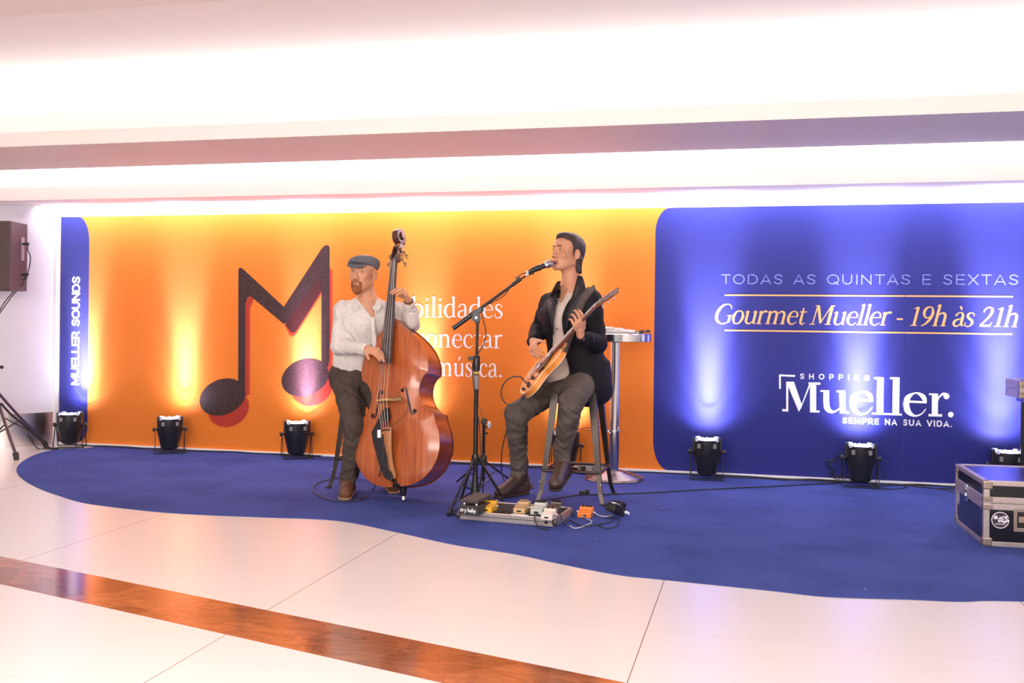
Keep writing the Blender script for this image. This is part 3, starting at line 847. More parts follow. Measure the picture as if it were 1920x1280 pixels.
        return o


def rotv(v, ax, a):
    v = np.asarray(v, float); ax = nrm(ax)
    return v * cos(a) + np.cross(ax, v) * sin(a) + ax * (ax @ v) * (1 - cos(a))


class Head:
    "frame: x to the head's own left, y out of the face, z up; origin midway between the eyes' height and the ears"
    def __init__(s, c, yaw, pitch=0., roll=0., k=1.):
        y = np.array((-sin(yaw), -cos(yaw), 0.)); z = np.array((0, 0, 1.))
        x = np.cross(y, z)
        y = rotv(y, x, pitch); z = rotv(z, x, pitch); x2 = rotv(x, y, roll); z = rotv(z, y, roll)
        s.c = np.asarray(c, float); s.x, s.y, s.z, s.k = x2, y, z, k; s.R = np.array((x2, y, z)).T

    def p(s, x, y, z): return s.c + s.k * (s.x * x + s.y * y + s.z * z)

    def E(s, v, c, r, k=.01, op='+', rx=0., ry=0., rz=0.):
        R = s.R @ np.array(Euler((rx, ry, rz)).to_matrix())
        v.ell(s.p(*c), np.array(r) * s.k, R, k * s.k, op)

    def Cc(s, v, a, b, ra, rb, k=.01, op='+'):
        v.cap(s.p(*a), s.p(*b), ra * s.k, rb * s.k, k * s.k, op)

    def skull(s, v, jaw=1., open_mouth=False, thin=1.):
        E, Cc = s.E, s.Cc
        E(v, (0, -.014, .033), (.075, .096, .073))
        E(v, (0, .030, .024), (.066, .062, .060), .02)                      # forehead
        E(v, (0, .030, -.035), (.060 * thin, .062, .062), .02)              # mid face
        E(v, (0, .030, -.075), (.050 * jaw, .056, .040), .02)               # jaw
        E(v, (0, .072, -.102), (.024 * jaw, .018, .017), .018)              # chin
        for q in (-1, 1):
            Cc(v, (q * .052 * jaw, -.005, -.060), (q * .022, .070, -.098), .014, .014, .02)
            E(v, (q * .040, .066, -.028), (.018, .016, .015), .02)          # cheekbone
            Cc(v, (q * .010, .089, .022), (q * .046, .072, .020), .0075, .006, .012)   # brow ridge
            E(v, (q * .031, .096, .002), (.0185, .015, .0115), .010, '-')   # eye socket
            E(v, (q * .013, .098, -.040), (.0085, .010, .008), .006)        # nostril wing
            # ear
            E(v, (q * .076, -.012, -.012), (.008, .018, .031), .006, rx=-.15, rz=q * .45)
            E(v, (q * .085, -.008, -.009), (.0065, .010, .019), .003, '-', rz=q * .45)
            E(v, (q * .074, -.006, -.038), (.007, .009, .010), .006)
        Cc(v, (0, .088, .012), (0, .109, -.034), .0075, .0105, .008)         # nose
        E(v, (0, .106, -.038), (.010, .011, .009), .007)
        if open_mouth:
            E(v, (0, .091, -.067), (.026, .010, .006), .006)
            E(v, (0, .084, -.092), (.022, .012, .006), .006)
            E(v, (0, .102, -.078), (.020, .026, .0095), .004, '-')
        else:
            E(v, (0, .090, -.066), (.024, .011, .006), .006)
            E(v, (0, .088, -.076), (.021, .011, .006), .006)

    def face_parts(s, parent, base, iris, brow, lips, look=(0, 0), open_mouth=False, squint=.0, m_brow=None):
        b = np.asarray(base)
        for q in (-1, 1):
            e = s.p(q * .031, .0745, .002)
            o = MB().ball(e - b, .0135 * s.k, 20).build('eyeball', mat('eye_white', (.42, .37, .34), .25), parent, smooth=True)
            d = nrm(s.y + s.x * look[0] + s.z * look[1])
            MB().ball(e - b + d * .0095 * s.k, (.0058 * s.k,) * 3, 14).build('iris', mat('iris_' + iris, (.035, .022, .014) if iris == 'brown' else (.05, .06, .07), .15), o, smooth=True)
            v = Vol(e - .03, e + .03, .0018)
            v.ell(e, np.array((.0165, .0150, .0125)) * s.k, s.R, 0)                      # lids
            op = .0044 - squint
            v.box(e + s.y * .012 * s.k, np.array((.0125, .012, op)) * s.k, s.R, .003, .002, '-')
            v.build('eyelid', MATS['skin'], parent, b, 1)
            v = Vol(s.p(q * .031, .085, .022) - .035, s.p(q * .031, .085, .022) + .035, .002)
            Cp = lambda a, c, ra, rb: v.cap(s.p(*a), s.p(*c), ra * s.k, rb * s.k, .003)
            Cp((q * .012, .0965, .0222), (q * .030, .0905, .0245), .0030, .0034); Cp((q * .030, .0905, .0245), (q * .049, .0735, .0180), .0034, .0022)
            v.build('eyebrow', m_brow, parent, b, 1)
        v = Vol(s.p(0, .09, -.075) - .045, s.p(0, .09, -.075) + .045, .0018)
        zz = .013 if open_mouth else 0
        for q in (-1, 1):
            v.cap(s.p(q * .021, .090, -.072 - zz * .3), s.p(0, .1005, -.0675), .002 * s.k, .0042 * s.k, .002)
            v.cap(s.p(q * .021, .088, -.073 - zz * .5), s.p(0, .0985 - zz * .3, -.0765 - zz), .002 * s.k, .0048 * s.k, .002)
        v.build('lips', mat('lips', lips, .4), parent, b, 1)
        if open_mouth:
            MB().ball(s.p(0, .082, -.078) - b, .013 * s.k, 12).build('mouth', mat('mouth_dark', (.09, .015, .012), .5), parent, smooth=True)
            t = MB()
            for i in range(-3, 4): t.box(s.p(i * .0056, .0935 - abs(i) ** 2 * .0007, -.0722) - b, (.0052 * s.k, .004 * s.k, .0055 * s.k), s.R)
            t.build('teeth', mat('teeth', (.78, .74, .66), .25), parent, bevel=.001)


def hand(v, w, f, n, th, curls, sp=.0195, k=1., thumb=(.55, .7, .35), tbend=.4, tlen=1., spread=0., rr=1.):
    """w wrist, f towards the knuckles, n out of the palm, th towards the thumb side.
    curls: per finger (index to little) the three bend angles."""
    f = nrm(f); n = nrm(n - f * (n @ f)); th = nrm(th - f * (th @ f) - n * (th @ n))
    P = lambda a, b, c: w + k * (f * a + th * b + n * c)
    Rm = np.array((f, th, n)).T
    v.ell(P(.052, .000, 0), np.array((.050, .038, .0155)) * k, Rm, .010 * k)
    v.ell(P(.070, .000, -.001), np.array((.030, .040, .0135)) * k, Rm, .010 * k)
    v.cap(P(-.008, 0, 0), P(.020, 0, 0), .025 * k, .023 * k, .012 * k)
    v.ell(P(.035, .024, .006), np.array((.034, .017, .015)) * k, Rm, .010 * k)
    for i, c in enumerate(curls):
        s_ = (1., 1.1, 1.02, .82)[i]; off = (1.5 - i) * sp
        p = P(.082 - (.006 if i in (0, 2) else .014 if i == 3 else 0), off, -.001); d = f + th * spread * (1.5 - i); d = nrm(d); nn = n
        v.cap(P(.04, off * .8, 0), p, .0105 * k, .0100 * k, .006 * k)
        for j, (ln, a) in enumerate(zip((.043, .027, .021), c)):
            d, nn = d * cos(a) + nn * sin(a), nn * cos(a) - d * sin(a)
            q = p + d * ln * s_ * k; r0 = (.0094, .0085, .0077)[j] * rr * k; r1 = (.0085, .0077, .0066)[j] * rr * k
            v.cap(p, q, r0, r1, .0025 * k); p = q
    p = P(.022, .028, .006); d = nrm(f * thumb[0] + th * thumb[1] + n * thumb[2])
    for j, ln in enumerate((.040, .030, .024)):
        q = p + d * ln * tlen * k; v.cap(p, q, (.0125, .0108, .0096)[j] * k, (.0108, .0096, .0078)[j] * k, .005 * k)
        p = q; d = nrm(d * cos(tbend) + nrm(f + n * .5) * sin(tbend))


def skin_mat(name, c1, c2):
    m = mat(name, c1, .48, bump=.05, bscale=260, var=.05, col2=c2, vscale=14, sub=.06)
    return m


MATS['skin'] = None; del MATS['skin']
skin_mat('skin', (.56, .255, .14), (.63, .305, .175))


def cloth_folds(m, scale=9., strength=.55, dist=.03, stretch=(1., 1., .6)):
    nt = m.node_tree; b = nt.nodes['Principled BSDF']; N = nt.nodes.new; K = nt.links.new
    tc = N('ShaderNodeTexCoord'); mp = N('ShaderNodeMapping'); mp.inputs['Scale'].default_value = stretch; K(tc.outputs['Object'], mp.inputs['Vector'])
    n = N('ShaderNodeTexNoise'); n.inputs['Scale'].default_value = scale; n.inputs['Detail'].default_value = 2.5; n.inputs['Distortion'].default_value = 1.6; K(mp.outputs['Vector'], n.inputs['Vector'])
    rd = N('ShaderNodeMath'); rd.operation = 'SUBTRACT'; K(n.outputs['Fac'], rd.inputs[0]); rd.inputs[1].default_value = .5
    ab = N('ShaderNodeMath'); ab.operation = 'ABSOLUTE'; K(rd.outputs[0], ab.inputs[0])
    bp = N('ShaderNodeBump'); bp.inputs['Strength'].default_value = strength; bp.inputs['Distance'].default_value = dist; K(ab.outputs[0], bp.inputs['Height'])
    old = b.inputs['Normal'].links[0].from_node if b.inputs['Normal'].links else None
    if old is not None: K(bp.outputs['Normal'], old.inputs['Normal'])
    else: K(bp.outputs['Normal'], b.inputs['Normal'])
    b.inputs['Specular IOR Level'].default_value = .18
    return m
# ------------------------------------------------------------------ the bassist (camera-aligned frame, metres)
def bassist():
    base = FLc(652, 930, CZ); base[2] = CZ
    root = thing('person', 'person in flat cap and white shirt, plucking the double bass and looking left', 'person', c2w(base), A)
    B = lambda px, py, d: L(px, py, d)
    sk = MATS['skin']
    H = Head(B(681, 509.5, 6.86), radians(17), pitch=radians(-1), roll=radians(-3), k=1.13)
    nb = B(690, 566, 6.90)
    shR = B(643, 581, 6.90); shL = B(742, 583, 6.97)
    elR = B(636, 648, 6.86); wrR = B(690, 655, 6.60)
    elL = B(771, 607, 6.93); wrL = B(766, 566, 6.79)
    pel = B(670, 700, 7.00); wst = B(674, 675, 6.97); chs = B(688, 600, 6.92)
    hipR = pel + np.array((-.085, -.03, -.03)); hipL = pel + np.array((.10, 0, -.03))
    knR = B(664, 800, 6.72); anR = B(652, 900, 6.76)
    anL = B(735, 900, 6.98); knL = B(722, 800, 6.86)
    lo = np.array((-1.40, 6.35, 0.0)); hi = np.array((-.45, 7.35, 1.72))
    v = Vol((-1.38, 6.45, .02), (-.50, 7.22, 1.66), .0036)
    H.skull(v, jaw=1.05)
    v.cap(H.p(0, -.02, -.05), nb + (0, .0, .0), .060, .060, .03)
    v.slab(nb + (0, 0, -.02), chs, (.10, .07), (.150, .095), (1, .1, 0), .04)
    v.slab(chs, wst, (.150, .095), (.125, .09), (1, .1, 0), .05)
    v.slab(wst, pel, (.125, .09), (.14, .10), (1, .1, 0), .05)
    v.ell(chs + (-.02, -.055, .03), (.10, .045, .07), None, .03)
    for s_, e_, w_ in ((shR, elR, wrR), (shL, elL, wrL)):
        v.cap(nb + (0, 0, -.03), s_, .045, .045, .03); v.cap(s_, e_, .044, .037, .02); v.cap(e_, w_, .037, .025, .015)
    for h_, k_, a_ in ((hipR, knR, anR), (hipL, knL, anL)):
        v.cap(h_, k_, .072, .05, .03); v.cap(k_, a_, .048, .034, .02); v.cap(a_, a_ + (-.005, -.09, -.055), .03, .025, .02)
    # right hand: plucks the strings over the end of the fingerboard
    hand(v, wrR, B(712, 660, 6.50) - wrR, np.array((.15, .25, -.75)), np.array((.30, -.85, .25)), [(.30, .25, .2), (.35, .35, .25), (.5, .5, .4), (.6, .6, .4)], k=1.08, thumb=(.75, .45, .1), tbend=.15)
    # left hand: clasps the neck from behind, fingers over the strings
    hand(v, wrL, B(753, 536, 6.72) - wrL, np.array((-.75, -.35, .0)), np.array((-.35, .5, .55)), [(.75, .75, .3), (.75, .8, .35), (.7, .8, .35), (.65, .7, .35)], k=1.05, thumb=(.5, .55, .6))
    body = v.build('body', sk, root, base)
    # ---- shirt
    m_sh = mat('white_linen', (.66, .62, .585), .8, bump=.10, bscale=420, var=.03, sheen=.15); cloth_folds(m_sh, 7.5, .8, .05)
    v = Vol((-1.42, 6.50, .62), (-.50, 7.25, 1.50), .0048)
    v.slab(nb + (0, .01, -.028), chs, (.10, .075), (.190, .125), (1, .1, 0), .05)
    v.slab(chs, wst, (.190, .125), (.165, .120), (1, .1, 0), .06)
    v.slab(wst, pel + (0, 0, .035), (.165, .120), (.165, .130), (1, .1, 0), .05)
    for s_, e_, w_ in ((shR, elR, wrR + (elR - wrR) * .12), (shL, elL, wrL + (elL - wrL) * .16)):
        v.cap(nb + (0, .02, -.045), s_ + (0, 0, .0), .050, .058, .04)
        v.cap(s_, e_, .062, .057, .03, fold=.0032, ff=60)
        v.cap(e_, w_, .058, .038, .02, fold=.0036, ff=75, ph=2)
        v.cap(w_, w_ + (w_ - e_) * .02, .037, .037, .006)
    # loose sleeve hanging from the left forearm
    v.ell((elL + wrL) / 2 + (.015, -.0, -.03), (.048, .05, .085), None, .03)
    v.noise(.0021, 42, 3, (1, 1, 1.3))
    # folds that fan out from the buttons to the arms
    # the open collar
    ch = B(699, 592, 6.78)
    for q in np.linspace(0, 1, 7):
        c_ = ch * (1 - q) + (nb + (-.004, -.075, .02)) * q
        v.ell(c_ + (0, -.02, 0), (.010 + .050 * q, .11, .022), None, .006, '-')
    v.ell(nb + (-.0, -.02, .055), (.073, .085, .062), None, .006, '-')
    shirt = v.build('shirt', m_sh, root, base)
    # chest skin that shows in the opening belongs to the body; collar wings and placket
    for q in (-1, 1):
        up = [nb + (q * .004, .070, .052), nb + (q * .050, .045, .048), nb + (q * .072, -.005, .030), nb + (q * .062, -.055, .008), nb + (q * .036, -.092, -.040)]
        dn = [nb + (q * .004, .092, .012), nb + (q * .064, .062, .006), nb + (q * .100, -.005, -.006), nb + (q * .105, -.070, -.034), nb + (q * .078, -.105, -.075)]
        U_ = spline(up, 5); D_ = spline(dn, 5); mb = MB(); n_ = len(U_)
        vs = []
        for a_, b_ in zip(U_, D_):
            mid = (a_ + b_) / 2 + nrm((b_ - nb) * (1, 1, 0)) * .010
            vs += [a_ - base, mid - base, b_ - base]
        mb.add(vs, [(3 * i + k, 3 * i + k + 1, 3 * i + k + 4, 3 * i + k + 3) for i in range(n_ - 1) for k in range(2)])
        o = mb.build('collar', m_sh, shirt, smooth=True)
        sd = o.modifiers.new('thick', 'SOLIDIFY'); sd.thickness = .005; ss = o.modifiers.new('sub', 'SUBSURF'); ss.levels = ss.render_levels = 1
    v = Vol(chs - .32, chs + .25, .004)
    a_ = ch + (0, -.012, -.02); b_ = B(703, 660, 6.79)
    for t in np.linspace(0, 1, 30): v.ell(a_ * (1 - t) + b_ * t + (0, -.004 * sin(t * 9), 0), (.017, .010, .012), None, .004)
    v.build('placket', m_sh, shirt, base)
    for (pt, ax, r_) in ((wrR + (elR - wrR) * .13, elR - wrR, .040), (wrL + (elL - wrL) * .10, elL - wrL, .042)):
        v = Vol(pt - .07, pt + .07, .0035); d_ = nrm(ax); v.cap(pt - d_ * .002, pt + d_ * .035, r_, r_ * 1.02, .004); v.half(pt - d_ * .018, -d_); v.cap(pt - d_ * .06, pt + d_ * .0, r_ - .008, r_ - .008, .003, '-')
        v.build('cuff', m_sh, shirt, base)
    # ---- trousers
    m_tr = mat('brown_grey_twill', (.070, .052, .043), .85, bump=.1, bscale=400, var=.18, vscale=9); cloth_folds(m_tr, 9, .6, .04)
    v = Vol((-1.35, 6.50, .06), (-.55, 7.3, .96), .0052)
    v.slab(wst + (0, 0, -.05), pel, (.150, .115), (.165, .13), (1, .1, 0), .03)
    v.cap(pel + (0, 0, -.0), hipR, .12, .105, .04); v.cap(pel, hipL, .12, .105, .04)
    v.chain([(hipR, .100), (knR, .066)], .03, fold=.0035, ff=55); v.chain([(knR, .066), (anR + (0, .01, .02), .052)], .025, fold=.0026, ff=90, ph=1)
    v.cap(anR + (0, .01, .05), anR + (0, .005, -.005), .058, .055, .01, fold=.004, ff=130)
    v.chain([(hipL, .100), (knL, .072), (anL + (0, .01, .02), .055)], .03, fold=.003)
    v.noise(.0014, 45, 5)
    v.build('trousers', m_tr, root, base)
    # ---- shoes
    m_shoe = mat('brown_suede', (.13, .052, .022), .75, bump=.15, bscale=200, var=.2); m_sole = mat('tan_sole', (.30, .17, .10), .6)
    for a_, toe, nm in ((anR, B(647, 926, 6.60), 'shoe'), (anL, B(738, 915, 6.86), 'shoe')):
        a0 = np.array((a_[0], a_[1] + .01, 0)); heel = a0 + (0, .055, CZ + .045); tt = np.array((toe[0], toe[1], CZ + .035))
        v = Vol(np.minimum(heel, tt) - .09, np.maximum(heel, tt) + np.array((.09, .09, .16)), .0036)
        v.cap(a_ + (0, .012, -.0), heel, .048, .040, .02); v.cap(heel, tt + (tt - heel) * -.1, .040, .038, .03); v.cap(a_ + (0, -.02, -.03), tt + (0, 0, .004), .040, .034, .03)
        v.half((0, 0, CZ + .014), (0, 0, -1))
        s_ = v.build(nm, m_shoe, root, base)
        v = Vol(np.minimum(heel, tt) - .09, np.maximum(heel, tt) + np.array((.09, .09, .06)), .0036)
        v.cap(heel * (1, 1, 0) + (0, 0, CZ + .02), tt * (1, 1, 0) + (0, 0, CZ + .02), .042, .045, .01); v.half((0, 0, CZ + .018), (0, 0, 1)); v.half((0, 0, CZ + .001), (0, 0, -1))
        v.build('sole', m_sole, s_, base, 1)
        lc = MB()
        for i in range(5):
            c_ = (a_ + (0, -.062, -.012)) * (1 - i / 5.5) + (tt + (0, -.0, .045)) * (i / 5.5)
            lc.tube([c_ + (-.022, .0, -.004) - base, c_ + (0, -.007, .004) - base, c_ + (.022, .0, -.004) - base], .0028, 6)
        lc.build('laces', mat('dark_lace', (.04, .018, .01), .7), s_, smooth=True)
    # ---- face, beard, cap
    m_br = mat('ginger_hair', (.27, .085, .024), .7, bump=.5, bscale=240, var=.3, stretch=(3, 3, 1))
    H.face_parts(root, base, 'grey', None, (.42, .15, .10), look=(-.25, 0), squint=.0012, m_brow=mat('brown_brow', (.14, .055, .025), .8))
    v = Vol(H.c - .17, H.c + .15, .0033)
    E_ = lambda c, r, k=.008, op='+': H.E(v, c, r, k, op)
    E_((0, .074, -.104), (.032, .026, .029)); H.Cc(v, (0, .080, -.118), (0, .078, -.126), .022, .015, .01)
    for q in (-1, 1):
        H.Cc(v, (q * .008, .1005, -.0565), (q * .027, .087, -.066), .0055, .0055, .004)
        H.Cc(v, (q * .027, .087, -.066), (q * .026, .080, -.095), .0065, .010, .006)
    E_((0, .108, -.0755), (.019, .020, .0105), .004, '-')
    v.noise(.0008, 260, 1)
    v.build('beard', m_br, root, base, 1)
    m_cap = mat('grey_tweed', (.115, .12, .135), .9, bump=.35, bscale=260, var=.35, vscale=160)
    v = Vol(H.c - .2, H.c + .22, .004)
    E_((0, -.016, .057), (.088, .112, .046), .01); E_((0, .050, .052), (.073, .062, .030), .02)
    E_((0, -.024, .036), (.085, .100, .040), .01)
    v.half(H.p(0, .05, .040), -H.z + H.y * .26)
    cap_ = v.build('flat_cap', m_cap, root, base)
    v = Vol(H.c - .2, H.c + .22, .0036)
    H.E(v, (0, .092, .040), (.064, .046, .009), .008, rx=-.42)
    v.build('brim', m_cap, cap_, base)
    # bracelet on the left wrist
    d_ = nrm(wrL - elL); x_, y_ = MB.frame(d_); c_ = wrL + d_ * .012 - base
    MB().tube([c_ + (x_ * cos(t) + y_ * sin(t)) * .029 for t in np.linspace(0, 2 * pi, 20, endpoint=False)], .004, 6, close=True).build('bracelet', m_rub, root, smooth=True)
    return root


bassist()
# ------------------------------------------------------------------ double bass
def wood(name, c1, c2, rough=.22, coat=.6, sc_=(1, 1, 1), vs=9):
    return mat(name, c1, rough, coat=coat, var=.12, col2=c2, vscale=vs, stretch=sc_, detail=7)


m_front = wood('varnished_spruce', (.34, .070, .018), (.50, .125, .030), .25, .5, (9, 1, .7), 5)
m_rib = wood('varnished_maple', (.20, .030, .010), (.33, .065, .018), .18, .8, (1, 1, 6), 4)
m_ebony = mat('worn_ebony', (.050, .040, .042), .38, var=.2)
m_dkwood = wood('dark_scroll_wood', (.085, .030, .022), (.14, .055, .04), .28, .5)
m_tail = wood('boxwood', (.36, .13, .035), (.45, .17, .05), .4, .1)
m_bridge = mat('pale_maple', (.50, .27, .08), .5, var=.1)
m_steel = mat('steel_string', (.60, .56, .53), .3, metal=.7)
m_brass = mat('aged_brass', (.34, .26, .12), .35, metal=.7)
m_black = mat('black_paint', (.008, .007, .008), .4)


def double_bass():
    yaw, th, ph = .44, .175, .145
    s = np.array((cos(yaw), -sin(yaw), 0)); n = np.array((-sin(yaw), -cos(yaw), 0)); u = np.array((0, 0, 1.))
    u, n = cos(th) * u - sin(th) * n, cos(th) * n + sin(th) * u
    s, u = cos(ph) * s + sin(ph) * u, cos(ph) * u - sin(ph) * s
    O = np.array((-.7400, 6.53, .113)); k = .955
    base = np.array((O[0], O[1], CZ))
    root = thing('double_bass', 'reddish brown double bass standing on its endpin in front of the bassist', 'double bass', c2w(base), A)
    P = lambda a, b, c: O + k * (s * a + u * b + n * c) - base
    sh = [(0, 0), (.10, .006), (.19, .035), (.27, .10), (.322, .19), (.338, .27), (.330, .35), (.305, .43), (.298, .475)]
    cb = [(.298, .475), (.262, .492), (.222, .530), (.196, .590), (.190, .640), (.204, .695), (.232, .735), (.262, .752)]
    ub = [(.262, .752), (.268, .800), (.262, .860), (.235, .930), (.185, 1.00), (.125, 1.06), (.075, 1.10), (.046, 1.135), (.030, 1.16)]
    half = spline(sh, 5)[:-1] + spline(cb, 5)[:-1] + spline(ub, 5)
    out = half + [(-a, b) for a, b in half[::-1][:-1]]
    out = [tuple(q) for q in out][:-1] if np.allclose(out[0], out[-1]) else [tuple(q) for q in out]
    N_ = len(out)
    depth = lambda b: .205 - max(0, b - .75) * .16
    cu = .58

    OUT = np.array(out)

    def edge_dist(a, b):
        q = np.array((a, b)); A0 = OUT; B0 = np.roll(OUT, -1, 0); d = B0 - A0
        t = np.clip(((q - A0) * d).sum(1) / np.maximum((d * d).sum(1), 1e-12), 0, 1)
        return np.sqrt((((A0 + d * t[:, None]) - q) ** 2).sum(1)).min()

    def dome(a, b): 
        e = min(edge_dist(a, b) / .17, 1.)
        return (1 - (1 - e) ** 2.4) 

    def plate(n0, arch, sgn, ov=1.012, th_=.010, name='front', m=m_front):
        mb = MB(); ts = list(np.linspace(1, 0, 22))
        vs = []
        for t in ts:
            for a, b in out:
                aa = a * t * ov; bb = cu + (b - cu) * t * (ov if t > .9 else 1)
                nn = n0(b) + sgn * (arch * dome(a * t, cu + (b - cu) * t) if t < .999 else 0.)
                vs.append(P(aa, bb, nn))
        fs = [(i * N_ + j, i * N_ + (j + 1) % N_, (i + 1) * N_ + (j + 1) % N_, (i + 1) * N_ + j) for i in range(len(ts) - 1) for j in range(N_)]
        # edge thickness
        e0 = len(vs)
        for a, b in out: vs.append(P(a * ov, cu + (b - cu) * ov, n0(b) - sgn * th_))
        fs += [(j, e0 + j, e0 + (j + 1) % N_, (j + 1) % N_) for j in range(N_)]
        return mb.add(vs, fs).build(name, m, root, smooth=True)
    plate(lambda b: 0., .032, 1)
    plate(lambda b: -depth(b), .012, -1, name='back', m=m_rib)
    rb = MB(); vs = [P(a, b, -.006) for a, b in out] + [P(a, b, -depth(b) + .006) for a, b in out]
    rb.add(vs, [(j, (j + 1) % N_, N_ + (j + 1) % N_, N_ + j) for j in range(N_)]).build('ribs', m_rib, root, smooth=True)
    arch = lambda a, b: .032 * dome(a, b) + .0006
    # purfling line
    pf = MB(); pf.tube([P(a * .965, cu + (b - cu) * .975, .032 * dome(a * .965, cu + (b - cu) * .975) + .0004) for a, b in out], .0009, 4, close=True); pf.build('purfling', m_black, root, smooth=True)
    # f-holes
    for q in (-1, 1):
        fpts = [(x_, y_ - .075) for x_, y_ in [(.078, .725), (.092, .742), (.108, .730), (.112, .700), (.122, .650), (.134, .600), (.142, .565), (.157, .548), (.172, .560), (.171, .573)]]
        P_ = spline(fpts, 6); w_ = np.interp(np.arange(len(P_)), [0, 6, 12, 20, 30, 40, 48, len(P_) - 1], [.006, .004, .009, .014, .014, .009, .004, .006])
        mb = MB(); l, r = strip_poly([(x, y) for x, y in P_], w_)
        Z = lambda p: P(q * p[0], p[1], arch(p[0], p[1]) + .0015)
        for i in range(len(l) - 1):
            a4 = [Z(l[i]), Z(r[i]), Z(r[i + 1]), Z(l[i + 1])]; mb.add(a4 + [x - n * .004 for x in a4], [(0, 1, 2, 3), (7, 6, 5, 4), (0, 4, 5, 1), (1, 5, 6, 2), (2, 6, 7, 3), (3, 7, 4, 0)])
        for (x, y, r_) in ((.080, .647, .0125), (.168, .495, .015)):
            c_ = Z((x, y)); mb.cyl(c_ - n * .003, c_ + n * .0012, r_, n=16)
        mb.build('f_hole', m_black, root)
    # neck, fingerboard, pegbox, scroll
    nk = lambda b: -.022 + (1.60 - b) * .19          # height of the fingerboard's top face over the front plane
    mb = MB(); vs = []; bs = np.linspace(1.10, 1.60, 8)
    for b in bs:
        w_ = np.interp(b, [1.10, 1.2, 1.6], [.034, .028, .0225]); dpt = np.interp(b, [1.10, 1.16, 1.22, 1.6], [.12, .065, .036, .030])
        for t in np.linspace(0, pi, 9): vs.append(P(w_ * cos(t), b, nk(b) - .012 - dpt * sin(t)))
    nb_ = 9
    fs = [(i * nb_ + j, i * nb_ + j + 1, (i + 1) * nb_ + j + 1, (i + 1) * nb_ + j) for i in range(7) for j in range(8)] + [(i * nb_ + 8, i * nb_, (i + 1) * nb_, (i + 1) * nb_ + 8) for i in range(7)] + [tuple(range(9)), tuple(range(63, 72))]
    mb.add(vs, fs).build('neck', m_dkwood, root, smooth=True)
    mb = MB(); vs = []
    bs = np.linspace(.835, 1.60, 12)
    for b in bs:
        w_ = np.interp(b, [.835, 1.6], [.045, .0235])
        for t in np.linspace(-1, 1, 7): vs.append(P(w_ * t, b, nk(b) + .008 * (1 - t * t)))
        for t in np.linspace(1, -1, 3): vs.append(P(w_ * t, b, nk(b) - .014))
    fs = [(i * 10 + j, i * 10 + (j + 1) % 10, (i + 1) * 10 + (j + 1) % 10, (i + 1) * 10 + j) for i in range(11) for j in range(10)] + [tuple(range(10)), tuple(range(110, 120))]
    fb = mb.add(vs, fs).build('fingerboard', m_ebony, root, smooth=True)
    MB().box(P(0, 1.607, nk(1.6) - .002), (.05 * k, .012, .022), np.array((s, n, u)).T).build('nut', m_ebony, root, bevel=.002)
    # pegbox: two cheeks that lean back, a floor and a shoulder
    O2 = np.array((0, 1.605, nk(1.605) - .012)); tilt = .36
    Q = lambda a, b, c: P(a, O2[1] + b * cos(tilt) + c * sin(tilt), O2[2] - b * sin(tilt) + c * cos(tilt))
    pb = MB()
    for q in (-1, 1):
        prof = [(0, -.030), (0, .014), (.05, .020), (.10, .018), (.145, .006), (.165, -.008), (.16, -.052), (.10, -.066), (.04, -.060)]
        pb.prism([(x, y) for x, y in prof], q * .0225 - .005, q * .0225 + .005, lambda v: Q(v[2] * (1.15 - v[0] * 1.6), v[0], v[1]))
    pb.prism([(0.0, -.030), (.04, -.060), (.10, -.066), (.16, -.052), (.16, -.040), (.10, -.052), (.04, -.046), (.0, -.018)], -.024, .024, lambda v: Q(v[2], v[0], v[1]))
    pb.build('pegbox', m_dkwood, root, bevel=.002)
    # scroll: a spiral ribbon that widens towards its eye
    sc_ = MB(); vs = []; M_ = 46
    for i in range(M_):
        t = i / (M_ - 1); a = -1.9 + t * 4.1 * pi / 1.25; r = .052 * (1 - t) ** .8 + .008
        cx, cy = .205 + r * cos(a) * 1.0, .006 + r * sin(a)
        wd = .018 + .018 * t; tk = .015 * (1 - t * .55)
        nx, ny = cos(a), sin(a)
        for (uu, vv) in ((-wd, 1), (wd, 1), (wd, -1), (-wd, -1)):
            vs.append(Q(uu, cx + nx * vv * tk, cy + ny * vv * tk))
    sc_.add(vs, [(i * 4 + j, i * 4 + (j + 1) % 4, i * 4 + 4 + (j + 1) % 4, i * 4 + 4 + j) for i in range(M_ - 1) for j in range(4)] + [(0, 1, 2, 3), (M_ * 4 - 4, M_ * 4 - 3, M_ * 4 - 2, M_ * 4 - 1)])
    sc_.cyl(Q(-.040, .205, .006), Q(.040, .205, .006), .013, n=14)
    o = sc_.build('scroll', m_dkwood, root, smooth=True); bv = o.modifiers.new('b', 'BEVEL'); bv.width = .003; bv.segments = 2
    # tuning machines: a shaft and a flat key each, cogs on the cheek
    for q in (-1, 1):
        for j, b in enumerate((.035, .105)):
            bb = b + (.028 if q < 0 else 0)
            m_ = MB(); m_.cyl(Q(q * .030, bb, -.020), Q(q * .040, bb, -.020), .018, n=16)
            m_.tube([Q(q * .038, bb, -.030), Q(q * .052, bb - .022, -.034), Q(q * .066, bb - .045, -.036)], .0045, 8)
            m_.ball(Q(q * .073, bb - .056, -.037), np.array((.013, .006, .017)) * k, 12, np.array((s, n, u)).T)
            m_.build('tuning_machine', m_brass, root, smooth=True)
    # bridge
    br = MB(); bz = .572
    prof = [(-.078, 0), (-.055, 0), (-.045, .035), (-.022, .05), (-.012, .03), (.012, .03), (.022, .05), (.045, .035), (.055, 0), (.078, 0), (.068, .055), (.066, .085), (.052, .135), (.030, .147), (0, .151), (-.030, .147), (-.052, .135), (-.066, .085), (-.068, .055)]
    poly_tess(br, prof, -.006, .006, lambda v: P(v[0], bz + v[2], .030 + v[1]))
    br.build('bridge', m_bridge, root)
